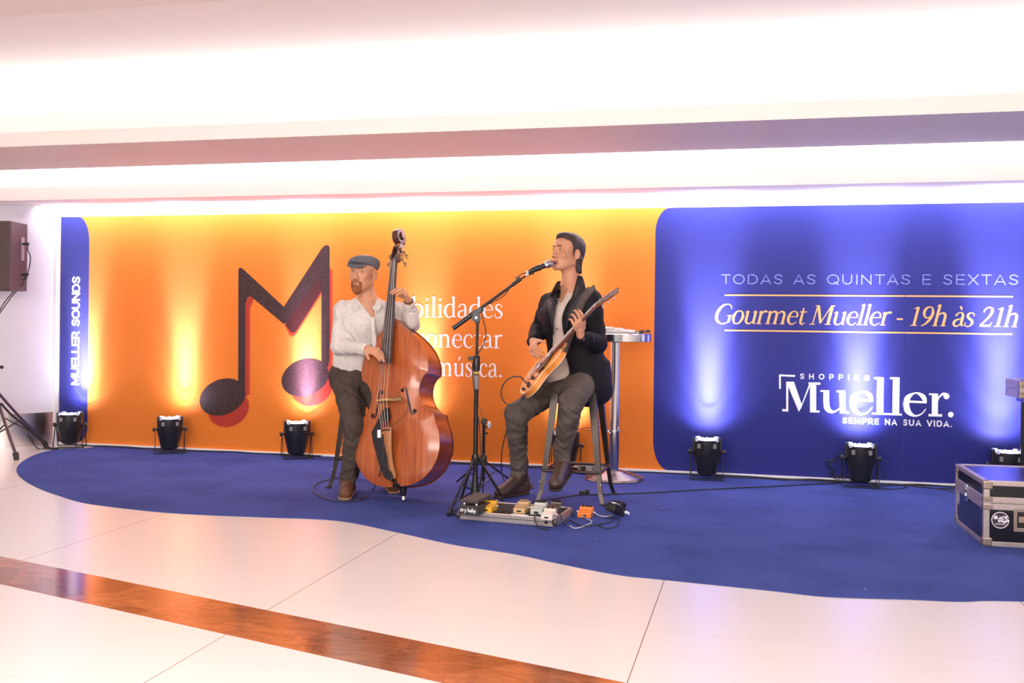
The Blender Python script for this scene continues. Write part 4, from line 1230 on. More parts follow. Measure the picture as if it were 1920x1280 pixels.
    for dx, dz in ((.048, .085), (.070, .062), (.090, .050)):
        MB().lathe([(.010, 0), (.013, .004), (.013, .014), (.008, .018)], P(dx, bz + .006, .03 + dz), n, n=12).build('adjuster', m_brass, root, smooth=True)
    # tailpiece on its gut
    tp = MB(); vs = []
    for b, w_, h_ in ((.390, .040, .125), (.34, .035, .118), (.26, .024, .104), (.18, .018, .086), (.12, .020, .072), (.075, .028, .060), (.045, .022, .052)):
        for t in np.linspace(-1, 1, 5): vs.append(P(w_ * t, b, h_ + .010 * (1 - t * t)))
        for t in np.linspace(1, -1, 3): vs.append(P(w_ * t, b, h_ - .010))
    tp.add(vs, [(i * 8 + j, i * 8 + (j + 1) % 8, i * 8 + 8 + (j + 1) % 8, i * 8 + 8 + j) for i in range(6) for j in range(8)] + [tuple(range(8)), tuple(range(48, 56))])
    tpo = tp.build('tailpiece', m_tail, root, smooth=True)
    MB().tube([P(-.014, .06, .05), P(-.010, .0, .012), P(0, -.012, -.04), P(.010, .0, .012), P(.014, .06, .05)], .004, 6).build('tail_gut', m_black, root, smooth=True)
    MB().box(P(0, .004, -.004), (.06, .022, .02), np.array((s, n, u)).T).build('saddle', m_black, root, bevel=.003)
    for i in range(4):
        x = (-1.5 + i); cr = .010 * (1 - (x / 1.9) ** 2)
        a_ = P(x * .0105, 1.607, nk(1.6) + .010); b_ = P(x * .025, bz, .030 + .150 - .004 * abs(x) ** 1.6); c_ = P(x * .017, .365, .135); d_ = Q(x * .007, .06 + .02 * i, -.015)
        MB().tube([d_, a_, b_, c_], .0019, 6, cap=False).build('string', m_steel, root)
        MB().tube([P(x * .0172, .435, .142), c_], .0030, 6).build('string_winding', mat('red_silk', (.42, .02, .02), .6), root)
        MB().cyl(P(x * .017, .37, .128), P(x * .017, .37, .140), .005, n=8).build('string_slot', m_black, tpo)
    # pickup lead from the bridge to a little white jack box on the tailpiece
    MB().tube(spline([P(.085, .60, .08), P(.115, .57, .06), P(.13, .52, .045), P(.10, .47, .05), P(.06, .42, .09), P(.03, .385, .142)], 6), .0016, 5).build('pickup_lead', m_rub, root, smooth=True)
    MB().box(P(-.052, .350, .128), (.022, .016, .052), np.array((s, n, u)).T).build('jack_box', m_let, root, bevel=.002)
    qv = [(-.022, .535), (-.052, .530), (-.100, .450), (-.150, .375), (-.142, .310), (-.085, .120), (-.050, .055), (.005, .025), (.012, .060), (-.010, .25), (-.030, .42), (-.010, .47)]
    poly_tess(MB_q := MB(), qv, .036, .075, lambda v: P(*v)); MB_q.build('bow_quiver', mat('black_leather', (.010, .008, .009), .5), root, bevel=.004)
    # endpin
    e0 = P(0, -.005, -.085); tip = np.array(e0) * 1.; dn = -u; ln = (e0[2] + base[2] - CZ) / u[2]
    MB().lathe([(.030, 0), (.026, .012), (.019, .045), (.014, .060)], e0, dn, n=16).lathe([(.009, .05), (.009, ln * .93), (.0015, ln * .995)], e0, dn, n=12).build('endpin', m_black, root, smooth=True)
    MB().lathe([(.013, .062), (.013, .085)], e0, dn, n=12).build('endpin_collar', m_steel, root, smooth=True)
    MB().cyl(e0 + dn * .050, e0 + dn * .050 - s * .034, .004, n=8).build('thumbscrew', m_black, root)
    return root


double_bass()


# ------------------------------------------------------------------ tall metal stools
m_gun = mat('gunmetal_steel', (.060, .047, .042), .3, metal=.7, var=.15, vscale=5)


def stool(loc, rz, label, hgt_=.76, proto=None):
    if proto is not None:
        t = copy_tree(proto); t.location = loc; t.rotation_euler = (0, 0, rz); t['label'] = label; return t
    t = thing('bar_stool', label, 'stool', loc, rz, 'tall gunmetal stools of the two musicians')
    h = hgt_; a = .155; b = .222
    st_ = MB(); n_ = 32; vs = []
    for (sz, z) in ((.135, h - .006), (.150, h), (.158, h - .010), (.156, h - .045)):
        for i in range(n_):
            q = 2 * pi * i / n_; c_, s_ = cos(q), sin(q); e_ = 5.
            r = sz / (abs(c_) ** e_ + abs(s_) ** e_) ** (1 / e_); vs.append((r * c_, r * s_, z))
    st_.add(vs, [(i * n_ + j, i * n_ + (j + 1) % n_, (i + 1) * n_ + (j + 1) % n_, (i + 1) * n_ + j) for i in range(3) for j in range(n_)] + [tuple(range(n_))])
    st_.build('seat', m_gun, t, smooth=True)
    for sx in (-1, 1):
        for sy in (-1, 1):
            lg_ = MB(); vs = []
            for z, w_, f in ((h - .035, .052, 0), (h * .75, .048, 0.), (h * .5, .040, 0), (h * .25, .032, 0), (h * .10, .028, .004), (.012, .026, .016)):
                t_ = 1 - z / h; c_ = a - .008 + (b - a) * t_ + f
                # L-section leg, open towards the seat's middle
                for (x, y) in ((0, 0), (-w_, 0), (-w_, -.006), (-.010, -.010), (-.006, -w_), (0, -w_)):
                    vs.append((sx * (c_ + x), sy * (c_ + y), z))
            lg_.add(vs, [(i * 6 + j, i * 6 + (j + 1) % 6, i * 6 + 6 + (j + 1) % 6, i * 6 + 6 + j) for i in range(5) for j in range(6)] + [tuple(range(6)), tuple(range(30, 36))])
            l_ = lg_.build('leg', m_gun, t)
            MB().box((sx * (b - .004 + .006), sy * (b - .004 + .006), .007), (.032, .032, .014)).build('rubber_foot', m_rub, l_, bevel=.003)
            MB().cyl((sx * (b - .018), sy * (b - .002) , .135), (sx * (b - .018), sy * (b + .006), .135), .005, n=10).build('rivet', m_steel, l_)
    z = .205; c_ = a - .012 + (b - a) * (1 - z / h)
    for (p, q) in (((-1, -1), (1, -1)), ((1, -1), (1, 1)), ((1, 1), (-1, 1)), ((-1, 1), (-1, -1))):
        MB().cyl((p[0] * c_, p[1] * c_, z), (q[0] * c_, q[1] * c_, z), .010, n=10).build('foot_rail', m_gun, t, smooth=True)
    for (p, q) in (((-1, -1), (1, 1)), ((1, -1), (-1, 1))):
        c2_ = a + (b - a) * .35; MB().box((0, 0, h * .62), (2.6 * c2_, .018, .004), np.array(Matrix.Rotation(pi / 4 * (1 if p[0] == p[1] else -1), 3, 'Z'))).build('cross_brace', m_gun, t)
    return t


s1 = stool(c2w((.45, 6.76, CZ)), A + radians(-15), 'gunmetal bar stool under the singing guitarist')
stool(c2w((-1.00, 7.19, CZ)), A + radians(-16), 'gunmetal bar stool that the bassist leans on, mostly hidden', proto=s1)


# ------------------------------------------------------------------ the guitarist
def guitarist():
    B = L
    base = np.array((.45, 6.6, CZ))
    root = thing('person', 'person in black blazer, seated on a stool, singing and playing the amber guitar', 'person', c2w(base), A)
    sk = MATS['skin']
    H = Head(B(1064.5, 473, 6.74), radians(52), pitch=radians(7), roll=radians(0), k=1.13)
    nb = B(1069, 541, 6.76)
    shR = B(1030, 568, 6.87); shL = B(1109, 562, 6.63)
    elR = B(1010, 618, 6.93); wrR = B(1000, 640, 6.66)
    elL = B(1121, 644, 6.58); wrL = B(1089, 630, 6.37)
    chs = B(1066, 590, 6.75); wst = B(1076, 660, 6.76); pel = B(1084, 706, 6.77)
    hipR = B(1058, 716, 6.84); hipL = B(1094, 716, 6.68)
    knR = B(968, 776, 6.66); anR = B(973, 896, 6.86)
    knL = B(1072, 752, 6.33); anL = B(1054, 868, 6.50)
    side = nrm(shL - shR)
    v = Vol((.00, 6.15, .02), (.85, 7.10, 1.85), .0036)
    H.skull(v, jaw=.98, open_mouth=True, thin=.96)
    v.cap(H.p(0, -.025, -.05), nb + (0, 0, .0), .057, .058, .03)
    v.slab(nb + (0, 0, -.02), chs, (.09, .07), (.145, .095), side, .04)
    v.slab(chs, wst, (.145, .095), (.12, .09), side, .05); v.slab(wst, pel, (.12, .09), (.14, .10), side, .05)
    for s_, e_, w_ in ((shR, elR, wrR), (shL, elL, wrL)):
        v.cap(nb + (0, 0, -.03), s_, .045, .042, .03); v.cap(s_, e_, .042, .036, .02); v.cap(e_, w_, .036, .024, .015)
    for h_, k_, a_ in ((hipR, knR, anR), (hipL, knL, anL)):
        v.cap(h_, k_, .070, .05, .03); v.cap(k_, a_, .046, .024, .02); v.cap(a_, a_ + (-.015, -.015, -.05), .022, .018, .02)
    # fretting hand round the neck, picking hand over the strings
    wrH = B(1088, 623, 6.36); hand(v, wrH, B(1085, 596, 6.285) - wrH, np.array((-.40, .85, .30)), np.array((.85, .1, .4)), [(.50, .85, .6), (.60, .85, .6), (.75, .9, .6), (.85, .9, .5)], sp=.0225, k=1.06, thumb=(.45, .35, .85))
    hand(v, wrR, B(1000, 662, 6.53) - wrR, np.array((.80, .30, -.45)), np.array((.6, -.35, .45)), [(.45, .7, .5), (.45, .8, .5), (.40, .7, .4), (.35, .6, .4)], k=1.06, thumb=(.75, .6, .15), tbend=.2)
    v.build('body', sk, root, base)
    # ---- T-shirt
    m_ts = mat('cream_jersey', (.64, .53, .47), .85, bump=.08, bscale=400, var=.04, sheen=.1); cloth_folds(m_ts, 7, .7, .05)
    fwd = nrm(np.cross(side, (0, 0, 1.))) ; fwd = -fwd if fwd[1] > 0 else fwd
    v = Vol((.10, 6.35, .72), (.85, 7.10, 1.56), .0046)
    v.slab(nb + (0, 0, -.03), chs, (.09, .075), (.165, .115), side, .05)
    v.slab(chs, wst, (.165, .115), (.150, .115), side, .06); v.slab(wst, pel + (0, 0, -.02), (.150, .12), (.17, .14), side, .05)
    v.ell(pel + fwd * .10 + side * -.045 + (0, 0, .012), (.135, .105, .070), None, .04)
    v.noise(.0022, 36, 8)
    c_ = nb + fwd * .085
    for q in np.linspace(0, 1, 6): v.ell(c_ + (0, 0, -.075 + .085 * q) + fwd * (.015 - .01 * q), (.014 + .052 * q, .06, .022), None, .005, '-')
    v.ell(nb + (0, 0, .055), (.070, .075, .055), None, .005, '-')
    ts = v.build('t_shirt', m_ts, root, base)
    bt = MB()
    for q in range(3): bt.ball(chs + fwd * .122 + side * .0 + (0, 0, .075 - .085 * q) - base, .0048, 8)
    bt.build('buttons', m_black, ts, smooth=True)
    # ---- blazer
    m_bz = mat('black_wool', (.0105, .0095, .014), .72, bump=.12, bscale=420, var=.15); cloth_folds(m_bz, 6, .5, .05)
    v = Vol((.00, 6.15, .60), (.98, 7.15, 1.58), .0050)
    v.slab(nb + (0, 0, -.030) - fwd * .008, chs, (.10, .085), (.205, .140), side, .05)
    v.slab(chs, wst, (.205, .140), (.180, .140), side, .06); v.slab(wst, pel + side * .02 + (0, 0, -.03), (.180, .145), (.205, .17), side, .05)
    # skirt of the jacket falls past the seat on the near side
    v.slab(pel + side * .055 + (0, 0, .0) - fwd * .03, B(1116, 733, 6.72), (.185, .16), (.105, .14), side, .05)
    v.cap(B(1126, 690, 6.80), B(1143, 722, 6.86), .05, .014, .03)
    for s_, e_, w_, ww in ((shR, elR, wrR, .10), (shL, elL, wrL, .10)):
        we = w_ + (e_ - w_) * ww
        v.cap(nb + (0, 0, -.055) - fwd * .01, s_ + (0, 0, .004), .055, .060, .045)
        v.cap(s_, e_, .066, .058, .03, fold=.0026, ff=60); v.cap(e_, we, .060, .044, .02, fold=.0036, ff=70, ph=1.4)
    v.noise(.0018, 34, 11)
    # lapel lines found on the closed front first
    camp = np.array((0, 0, HC))
    def on(px, py, off=.006, dflt=6.62):
        d_ = nrm(L(px, py, 1.) - camp); h_ = v.hit(camp + d_ * 5.9, d_, 1.3)
        return (h_ if h_ is not None else camp + d_ * dflt / d_[1]) - d_ * off
    lapR = ([on(*q) for q in ((1051, 527), (1047, 545), (1044, 562), (1040, 585), (1038, 606), (1038, 628))], [on(*q) for q in ((1044, 529), (1036, 545), (1027, 560), (1027, 572), (1033, 600), (1037, 628))])
    lapL = ([on(*q) for q in ((1083, 516), (1079, 535), (1073, 555), (1067, 575), (1062, 596), (1060, 618))], [on(*q) for q in ((1092, 518), (1096, 532), (1098, 548), (1088, 566), (1076, 590), (1063, 620))])
    # the open front, from lapels to the cutaway hem
    top = nb + fwd * .10 + (0, 0, .02)
    for q in np.linspace(0, 1, 70):
        ctr = (nb + fwd * .12 + side * .045 * max(0, 1 - q * 2.2) + (0, 0, .03)) * (1 - q) + (pel + fwd * .20 + side * -.055 + (0, 0, -.12)) * q
        wd = np.interp(q, [0, .12, .35, .6, .8, 1], [.050, .058, .050, .070, .105, .15])
        R_ = np.array((side, np.cross((0, 0, 1.), side), (0, 0, 1.))).T
        v.ell(ctr, (wd, .15 if q > .3 else .135, .040), R_, .008, '-')
    vol0 = None
    # no jacket over the thighs' tops on the far side
    v.ell(pel + fwd * .20 - side * .10 + (0, 0, -.09), (.19, .16, .10), None, .02, '-')
    v.ell(nb + (0, 0, .058), (.066, .072, .052), None, .006, '-')
    vol = v
    bz = v.build('blazer', m_bz, root, base)
    m_lap = mat('blazer_lapel', (.015, .013, .018), .6, bump=.1, bscale=420)
    for inn, out_ in (lapR, lapL):
        U_ = spline(inn, 4); D_ = spline(out_, 4); mb = MB(); vs = []
        for a_, b_ in zip(U_, D_): vs += [a_ - base, (a_ + b_) / 2 - base + (-.002, -.007, .002), b_ - base]
        mb.add(vs, [(3 * i + k, 3 * i + k + 1, 3 * i + k + 4, 3 * i + k + 3) for i in range(len(U_) - 1) for k in range(2)])
        o = mb.build('lapel', m_lap, bz, smooth=True); sd_ = o.modifiers.new('t', 'SOLIDIFY'); sd_.thickness = .007; sd_.offset = 0
    # collar stands round the back of the neck
    mb = MB(); vs = []
    up = spline([lapR[0][0], nb + side * -.070 + fwd * .01 + (0, 0, .012), nb - fwd * .076 + (0, 0, .034), nb + side * .072 + fwd * .005 + (0, 0, .022), lapL[0][0]], 6)
    dn = spline([lapR[1][0], nb + side * -.100 + fwd * .01 + (0, 0, -.022), nb - fwd * .106 + (0, 0, -.018), nb + side * .104 + fwd * .005 + (0, 0, -.016), lapL[1][0]], 6)
    for a_, b_ in zip(up, dn): vs += [a_ - base, (a_ + b_) / 2 + nrm((b_ - nb) * (1, 1, 0)) * .010 - base, b_ - base]
    mb.add(vs, [(3 * i + k, 3 * i + k + 1, 3 * i + k + 4, 3 * i + k + 3) for i in range(len(up) - 1) for k in range(2)])
    o = mb.build('jacket_collar', m_lap, bz, smooth=True); sd_ = o.modifiers.new('t', 'SOLIDIFY'); sd_.thickness = .007; sd_.offset = 0
    pk = MB(); c_ = pel + side * .16 + fwd * .105 + (0, 0, .03) - base
    bt = MB()
    for q in range(3): bt.ball(elL * .15 + wrL * .85 + (wrL - elL) * (-.1 * q) + (.0, -.050, -.012) - base, .006, 8)
    bt.build('sleeve_buttons', mat('grey_horn', (.16, .16, .19), .3), bz, smooth=True)
    # pendant on a thin cord
    MB().tube([nb + side * -.045 + fwd * .055 + (0, 0, .0) - base, nb + side * -.02 + fwd * .105 + (0, 0, -.05) - base, nb + side * -.01 + fwd * .118 + (0, 0, -.075) - base, nb + side * .01 + fwd * .105 + (0, 0, -.05) - base, nb + side * .035 + fwd * .07 + (0, 0, 0) - base], .0011, 5).ball(nb + side * -.01 + fwd * .122 + (0, 0, -.085) - base, .006, 8).build('necklace', m_black, root, smooth=True)
    # ---- jeans
    m_jn = mat('washed_grey_denim', (.082, .065, .056), .85, bump=.12, bscale=380, var=.25, vscale=7, col2=(.155, .125, .11)); cloth_folds(m_jn, 10, .7, .04)
    v = Vol((-.05, 6.10, .05), (.85, 7.12, .95), .0050)
    v.slab(wst + (0, 0, -.09), pel + (0, 0, -.0), (.140, .12), (.165, .14), side, .03)
    v.cap(pel, hipR, .12, .105, .04); v.cap(pel, hipL, .12, .105, .04)
    v.ell(pel + fwd * .080 + (0, 0, -.060), (.15, .13, .080), None, .05)
    for h_, k_, a_, p_ in ((hipR, knR, anR, 0), (hipL, knL, anL, 2)):
        v.chain([(h_, .100), (k_, .077)], .03, fold=.003, ff=50, ph=p_); v.chain([(k_, .077), (a_ + (0, 0, .06), .057)], .025, fold=.0026, ff=85, ph=p_)
        v.cap(a_ + (0, 0, .10), a_ + (0, 0, .035), .060, .056, .01, fold=.005, ff=120, ph=p_)
    v.noise(.0014, 42, 21)
    v.build('jeans', m_jn, root, base)
    # ---- boots
    m_bo = mat('dark_brown_leather', (.050, .026, .017), .45, bump=.15, bscale=120, var=.3); m_so = mat('dark_sole', (.030, .020, .016), .6)
    toeR = B(940, 930, 6.74); toeR[2] = CZ + .034
    heelR = np.array((anR[0] + .035, anR[1] + .03, CZ + .042))
    toeL = B(1042, 905, 6.33); heelL = B(1060, 880, 6.53)
    for a_, heel, toe, gr_ in ((anR, heelR, toeR, 1), (anL, heelL, toeL, 0)):
        v = Vol(np.minimum(np.minimum(heel, toe), a_) - .09, np.maximum(np.maximum(heel, toe), a_) + .10, .0036)
        d_ = nrm(toe - heel); upv = np.array((0, 0, 1.)) if gr_ else nrm(np.array((0, 0, 1.)) - d_ * d_[2])
        v.cap(a_ + (0, 0, .085), heel + upv * .012, .052, .044, .02, fold=.003, ff=80); v.cap(heel, toe, .040, .036, .02); v.cap(a_ + d_ * .02 - upv * .01, toe + upv * .006, .044, .034, .03)
        v.ell(toe, np.array((.044, .05, .030)), np.array((np.cross(upv, d_), d_, upv)).T, .02)
        v.half(heel - upv * .030, -upv)
        bo = v.build('boot', m_bo, root, base)
        v = Vol(np.minimum(heel, toe) - .11, np.maximum(heel, toe) + .11, .0036)
        v.cap(heel - upv * .030, toe + d_ * .012 - upv * .026, .043, .045, .01); v.half(heel - upv * .026, upv); v.half(heel - upv * .0395, -upv)
        v.build('sole', m_so, bo, base, 1)
        lc = MB(); sd = nrm(np.cross(d_, upv))
        for i in range(5):
            c_ = (a_ + d_ * .050 + upv * .03) * (1 - i / 5) + (toe - d_ * .06 + upv * .047) * (i / 5) - base
            lc.tube([c_ - sd * .026 - upv * .006, c_ + upv * .004 + d_ * .004, c_ + sd * .026 - upv * .006], .0028, 6)
        lc.build('laces', mat('tan_lace', (.12, .055, .03), .7), bo, smooth=True)
    # ---- hair, brows, stubble
    m_hair = mat('dark_brown_hair', (.016, .009, .008), .5, bump=.35, bscale=90, var=.5, stretch=(1, 1, 3.5), col2=(.045, .026, .022))
    H.face_parts(root, base, 'brown', None, (.42, .13, .085), look=(0, .0), squint=.0016, open_mouth=True, m_brow=mat('dark_brow', (.03, .016, .012), .7))
    v = Vol(H.c - .2, H.c + .2, .0034)
    E_ = lambda c, r, k=.010, op='+', **w: H.E(v, c, r, k, op, **w)
    E_((0, -.020, .040), (.082, .096, .078)); E_((0, .020, .086), (.062, .056, .030), .02, rx=-.2); E_((0, .050, .092), (.046, .030, .018), .02)
    E_((0, -.052, -.005), (.070, .056, .070), .02); E_((0, -.062, -.060), (.050, .030, .034), .02)
    for q in (-1, 1):
        H.Cc(v, (q * .071, .012, .030), (q * .072, .008, -.018), .012, .006, .01)       # sideburn
        H.Cc(v, (q * .058, -.050, -.04), (q * .045, -.066, -.085), .018, .012, .012)
        E_((q * .080, -.006, -.014), (.016, .019, .030), .004, '-')                     # clear of the ear
    E_((0, .138, .006), (.078, .078, .078), .010, '-')                                  # clear of the face
    E_((0, .085, .040), (.060, .045, .040), .010, '-')
    rs = np.random.RandomState(4)
    for i in range(60):                                                                 # locks combed back
        a0 = rs.uniform(-.95, .95); st_ = np.array((sin(a0) * .066, .035 * cos(a0) + .02, .095 - abs(a0) * .030))
        pts = [st_ + (0, -t * .13 + .01 * sin(t * 5 + i), .012 * sin(t * 3) - t * t * .085 - t * .01 + .004) for t in np.linspace(0, .78, 6)]
        pts = [q * (1 + .16 * t, 1, 1) for q, t in zip(pts, np.linspace(0, 1, 6))]
        for a_, b_ in zip(pts, pts[1:]): H.Cc(v, a_, b_, .0062, .0058, .003)
    for i in range(26):
        a0 = rs.uniform(-1.9, 1.9); p_ = np.array((sin(a0) * .058, -.040 - cos(a0) * .042, -.015))
        for a_, b_ in zip([p_ + (0, -.0 - .006 * t, -t * .068 - rs.uniform(0, .01)) for t in (0, .5, 1)], [p_ + (0, -.004 - .01 * t, -t * .066 - .016) for t in (.5, 1, 1.2)]): H.Cc(v, a_, b_, .0075, .006, .004)
    v.build('hair', m_hair, root, base, 1)
    # ---- the strap belongs to the guitar
    return dict(vol=vol, nb=nb, side=side, fwd=fwd, shL=shL, shR=shR, chs=chs, wst=wst, base=base)


G = guitarist()
# ------------------------------------------------------------------ semi-hollow electric guitar
m_amber = bpy.data.materials.new('amber_sunburst'); m_amber.use_nodes = True
nt = m_amber.node_tree; b = nt.nodes['Principled BSDF']; N = nt.nodes.new; K = nt.links.new
tc = N('ShaderNodeTexCoord'); n1 = N('ShaderNodeTexNoise'); n1.inputs['Scale'].default_value = 14; n1.inputs['Detail'].default_value = 6; K(tc.outputs['Object'], n1.inputs['Vector'])
rr = N('ShaderNodeValToRGB'); e = rr.color_ramp.elements; e[0].position = .3; e[0].color = (.62, .19, .020, 1); e[1].position = .7; e[1].color = (.82, .30, .045, 1)
K(n1.outputs['Fac'], rr.inputs['Fac']); K(rr.outputs['Color'], b.inputs['Base Color']); b.inputs['Roughness'].default_value = .18; b.inputs['Coat Weight'].default_value = .6
m_rose = mat('rosewood', (.11, .055, .045), .4, var=.25, vscale=30)
m_mahog = mat('mahogany_neck', (.22, .050, .020), .25, coat=.5, var=.2)
m_cream = mat('cream_binding', (.70, .55, .34), .35)
m_chrome = mat('chrome', (.72, .71, .72), .10, metal=1.)


def guitar():
    T3 = L(976, 731, 6.52); H3 = L(1153, 537, 6.22); g = nrm(H3 - T3); sc_ = np.linalg.norm(H3 - T3) / 1.03
    c_ = np.array((0, -1., 0)); s_ = nrm(c_ - g * (c_ @ g)); n0 = -np.cross(g, s_)
    t_ = radians(9.5); gn = cos(t_) * n0 + sin(t_) * s_; gs = cos(t_) * s_ - sin(t_) * n0
    base = np.array((T3[0], T3[1], CZ))
    root = thing('electric_guitar', 'amber semi-hollow electric guitar on a brown strap, held by the singer', 'guitar', c2w(base), A)
    P = lambda x, y, z: T3 + sc_ * (g * x + gs * y + gn * z) - base
    lo_ = [(.0, 0), (.012, .07), (.05, .145), (.11, .190), (.17, .196), (.225, .165), (.27, .142), (.32, .146), (.37, .160), (.42, .152), (.452, .118), (.462, .085), (.448, .062), (.420, .050), (.395, .040), (.385, .028)]
    up_ = [(x + (.006 if x > .4 else 0), -y) for x, y in lo_]
    half = spline(lo_, 4); out = half + [(x, -y) for x, y in half[::-1][:-1]]
    N_ = len(out); th = .042
    mb = MB(); vs = []
    ts = [1., .97, .9, .75, .5, .2]
    cx = .24
    dist = np.array([1.])
    for t in ts: 
        for x, y in out: vs.append(P(cx + (x - cx) * t, y * t, .010 * (1 - t ** 3)))
    fs = [(i * N_ + j, i * N_ + (j + 1) % N_, (i + 1) * N_ + (j + 1) % N_, (i + 1) * N_ + j) for i in range(len(ts) - 1) for j in range(N_)] + [tuple(range((len(ts) - 1) * N_, len(ts) * N_))]
    mb.add(vs, fs).build('top', m_amber, root, smooth=True)
    mb = MB(); vs = []
    for z in (-.001, -th): vs += [P(x, y, z) for x, y in out]
    fs = [(j, (j + 1) % N_, N_ + (j + 1) % N_, N_ + j) for j in range(N_)] 
    for t in (.95, .6, .2): vs += [P(cx + (x - cx) * t, y * t, -th - .008 * (1 - t * t)) for x, y in out]
    fs += [(i * N_ + j, i * N_ + (j + 1) % N_, (i + 1) * N_ + (j + 1) % N_, (i + 1) * N_ + j) for i in range(1, 4) for j in range(N_)] + [tuple(range(4 * N_, 5 * N_))]
    mb.add(vs, fs).build('back_and_sides', m_amber, root, smooth=True)
    for z in (0.0, -th): MB().tube([P(x, y, z) for x, y in out], .0032, 6, close=True).build('binding', m_cream, root, smooth=True)
    # pickguard, pickups, bridge, tailpiece, knobs, f-holes
    pg = [(.20, .025), (.235, .105), (.29, .112), (.36, .075), (.385, .045), (.385, .022), (.30, .020)]
    MB().prism(pg, .016, .019, lambda v: P(*v)).build('pickguard', m_black, root)
    for x in (.235, .345):
        MB().box(P(x, 0, .014), (.036 * sc_, .076 * sc_, .016), np.array((g, gs, gn)).T).build('pickup', m_black, root, bevel=.002)
        m_ = MB().box(P(x, 0, .022), (.026 * sc_, .064 * sc_, .006), np.array((g, gs, gn)).T); m_.build('pickup_cover', m_chrome, root, bevel=.002)
    MB().box(P(.175, 0, .020), (.014, .082, .010), np.array((g, gs, gn)).T).build('bridge', m_chrome, root, bevel=.002)
    MB().box(P(.130, 0, .020), (.016, .092, .012), np.array((g, gs, gn)).T).build('tailpiece', m_chrome, root, bevel=.003)
    for x, y in ((.165, .085), (.115, .100), (.120, .145), (.065, .110)):
        k_ = MB().lathe([(.014, 0), (.0135, .004), (.011, .006), (.010, .015), (.004, .017)], P(x, y, .008), gn, n=16); k_.build('knob', m_black, root, smooth=True)
    MB().lathe([(.006, 0), (.006, .008), (.0025, .010), (.0025, .022), (.005, .026)], P(.22, .125, .006), gn, n=10).build('toggle_switch', m_chrome, root, smooth=True)
    for q in (-1, 1):
        f = spline([(.17, q * .115), (.185, q * .128), (.205, q * .118), (.235, q * .108), (.262, q * .098), (.280, q * .108)], 5)
        l, r = strip_poly(f, [.006 + .006 * sin(pi * i / (len(f) - 1)) for i in range(len(f))])
        m_ = MB()
        for i in range(len(l) - 1): m_.prism([l[i], r[i], r[i + 1], l[i + 1]], .006, .0105, lambda v: P(*v))
        m_.build('f_hole', m_black, root)
    # neck
    def bar(x0, x1, w0, w1, z0, z1, m, name, n_=2, bev=.001):
        mb = MB(); vs = []
        for x, w_ in ((x0, w0), (x1, w1)):
            for y, z in ((-w_, z1), (w_, z1), (w_, z0), (-w_, z0)): vs.append(P(x, y, z))
        mb.add(vs, [(0, 1, 2, 3), (7, 6, 5, 4)] + [(i, (i + 1) % 4, 4 + (i + 1) % 4, 4 + i) for i in range(4)]); return mb.build(name, m, root, bevel=bev)
    mb = MB(); vs = []
    for x in np.linspace(.37, .835, 8):
        w_ = np.interp(x, [.37, .835], [.027, .0215]); d_ = np.interp(x, [.37, .42, .46, .835], [.034, .030, .019, .017])
        for t in np.linspace(0, pi, 9): vs.append(P(x, w_ * cos(t), .014 - d_ * sin(t)))
    mb.add(vs, [(i * 9 + j, i * 9 + (j + 1) % 9, (i + 1) * 9 + (j + 1) % 9, (i + 1) * 9 + j) for i in range(7) for j in range(9)] + [tuple(range(9)), tuple(range(63, 72))]).build('neck', m_mahog, root, smooth=True)
    fb = bar(.365, .835, .028, .0222, .013, .019, m_rose, 'fingerboard')
    fr = MB()
    for i in range(20):
        x = .835 - .66 * (1 - 2 ** (-(i + 1) / 12.)); fr.cyl(P(x, -.026 + .003 * (x - .37), .0195), P(x, .026 - .003 * (x - .37), .0195), .0012, n=6)
    o = fr.build('frets', m_chrome, root); 
    bar(.833, .839, .022, .022, .012, .0215, m_cream, 'nut')
    hd = [(.838, -.022), (.870, -.036), (.98, -.044), (1.03, -.040), (1.018, -.012), (1.022, 0), (1.018, .012), (1.03, .040), (.98, .044), (.870, .036), (.838, .022)]
    tilt = lambda v: P(v[0], v[1], v[2] - (v[0] - .838) * .22)
    hs = MB().prism(hd, 0., .014, tilt).build('headstock', m_mahog, root, bevel=.002)
    MB().prism([(x, y * .96) for x, y in hd], .0142, .0155, tilt).build('headstock_face', m_black, hs)
    for q in (-1, 1):
        for x in (.885, .930, .975):
            a_ = np.array(tilt((x, q * .030, .015))); MB().cyl(a_, a_ + gn * .012, .004, n=10).build('string_post', m_chrome, root, smooth=True)
            m_ = MB(); p0_ = np.array(tilt((x, q * .038, -.004))); p1_ = np.array(tilt((x, q * .058, -.004))); m_.cyl(p0_, p1_, .0035, n=8); m_.ball(np.array(tilt((x, q * .064, -.004))), (.010, .009, .006), 10, np.array((g, gs, gn)).T); m_.build('tuning_peg', m_chrome, root, smooth=True)
    for i in range(6):
        y = (i - 2.5); MB().tube([P(.13, y * .0105, .028), P(.175, y * .0105, .029), P(.838, y * .0072, .0215), np.array(tilt((.885 + .045 * (i % 3), (1 if i > 2 else -1) * .030, .020)))], .0009, 4, cap=False).build('string', m_steel, root)
    # strap: horn, over the near shoulder, down the back to the tail button
    V_ = G['vol']; m_st = mat('brown_grey_webbing', (.090, .066, .058), .8, bump=.3, bscale=300, var=.15)
    pts = []
    camp = np.array((0, 0, HC))
    for px, py in ((1060, 650), (1070, 624), (1076, 604), (1083, 584), (1091, 566), (1100, 551), (1108, 541)):
        d_ = nrm(L(px, py, 1.) - camp); h_ = V_.hit(camp + d_ * 5.9, d_, 1.4)
        if h_ is None: h_ = camp + d_ * 6.66 / d_[1]
        pts.append(h_ - d_ * .012)
    pts[0] = P(.40, .02, -.050) + base
    hip = P(.03, -.02, -.05) + base; bk = []; l_ = pts[-1]
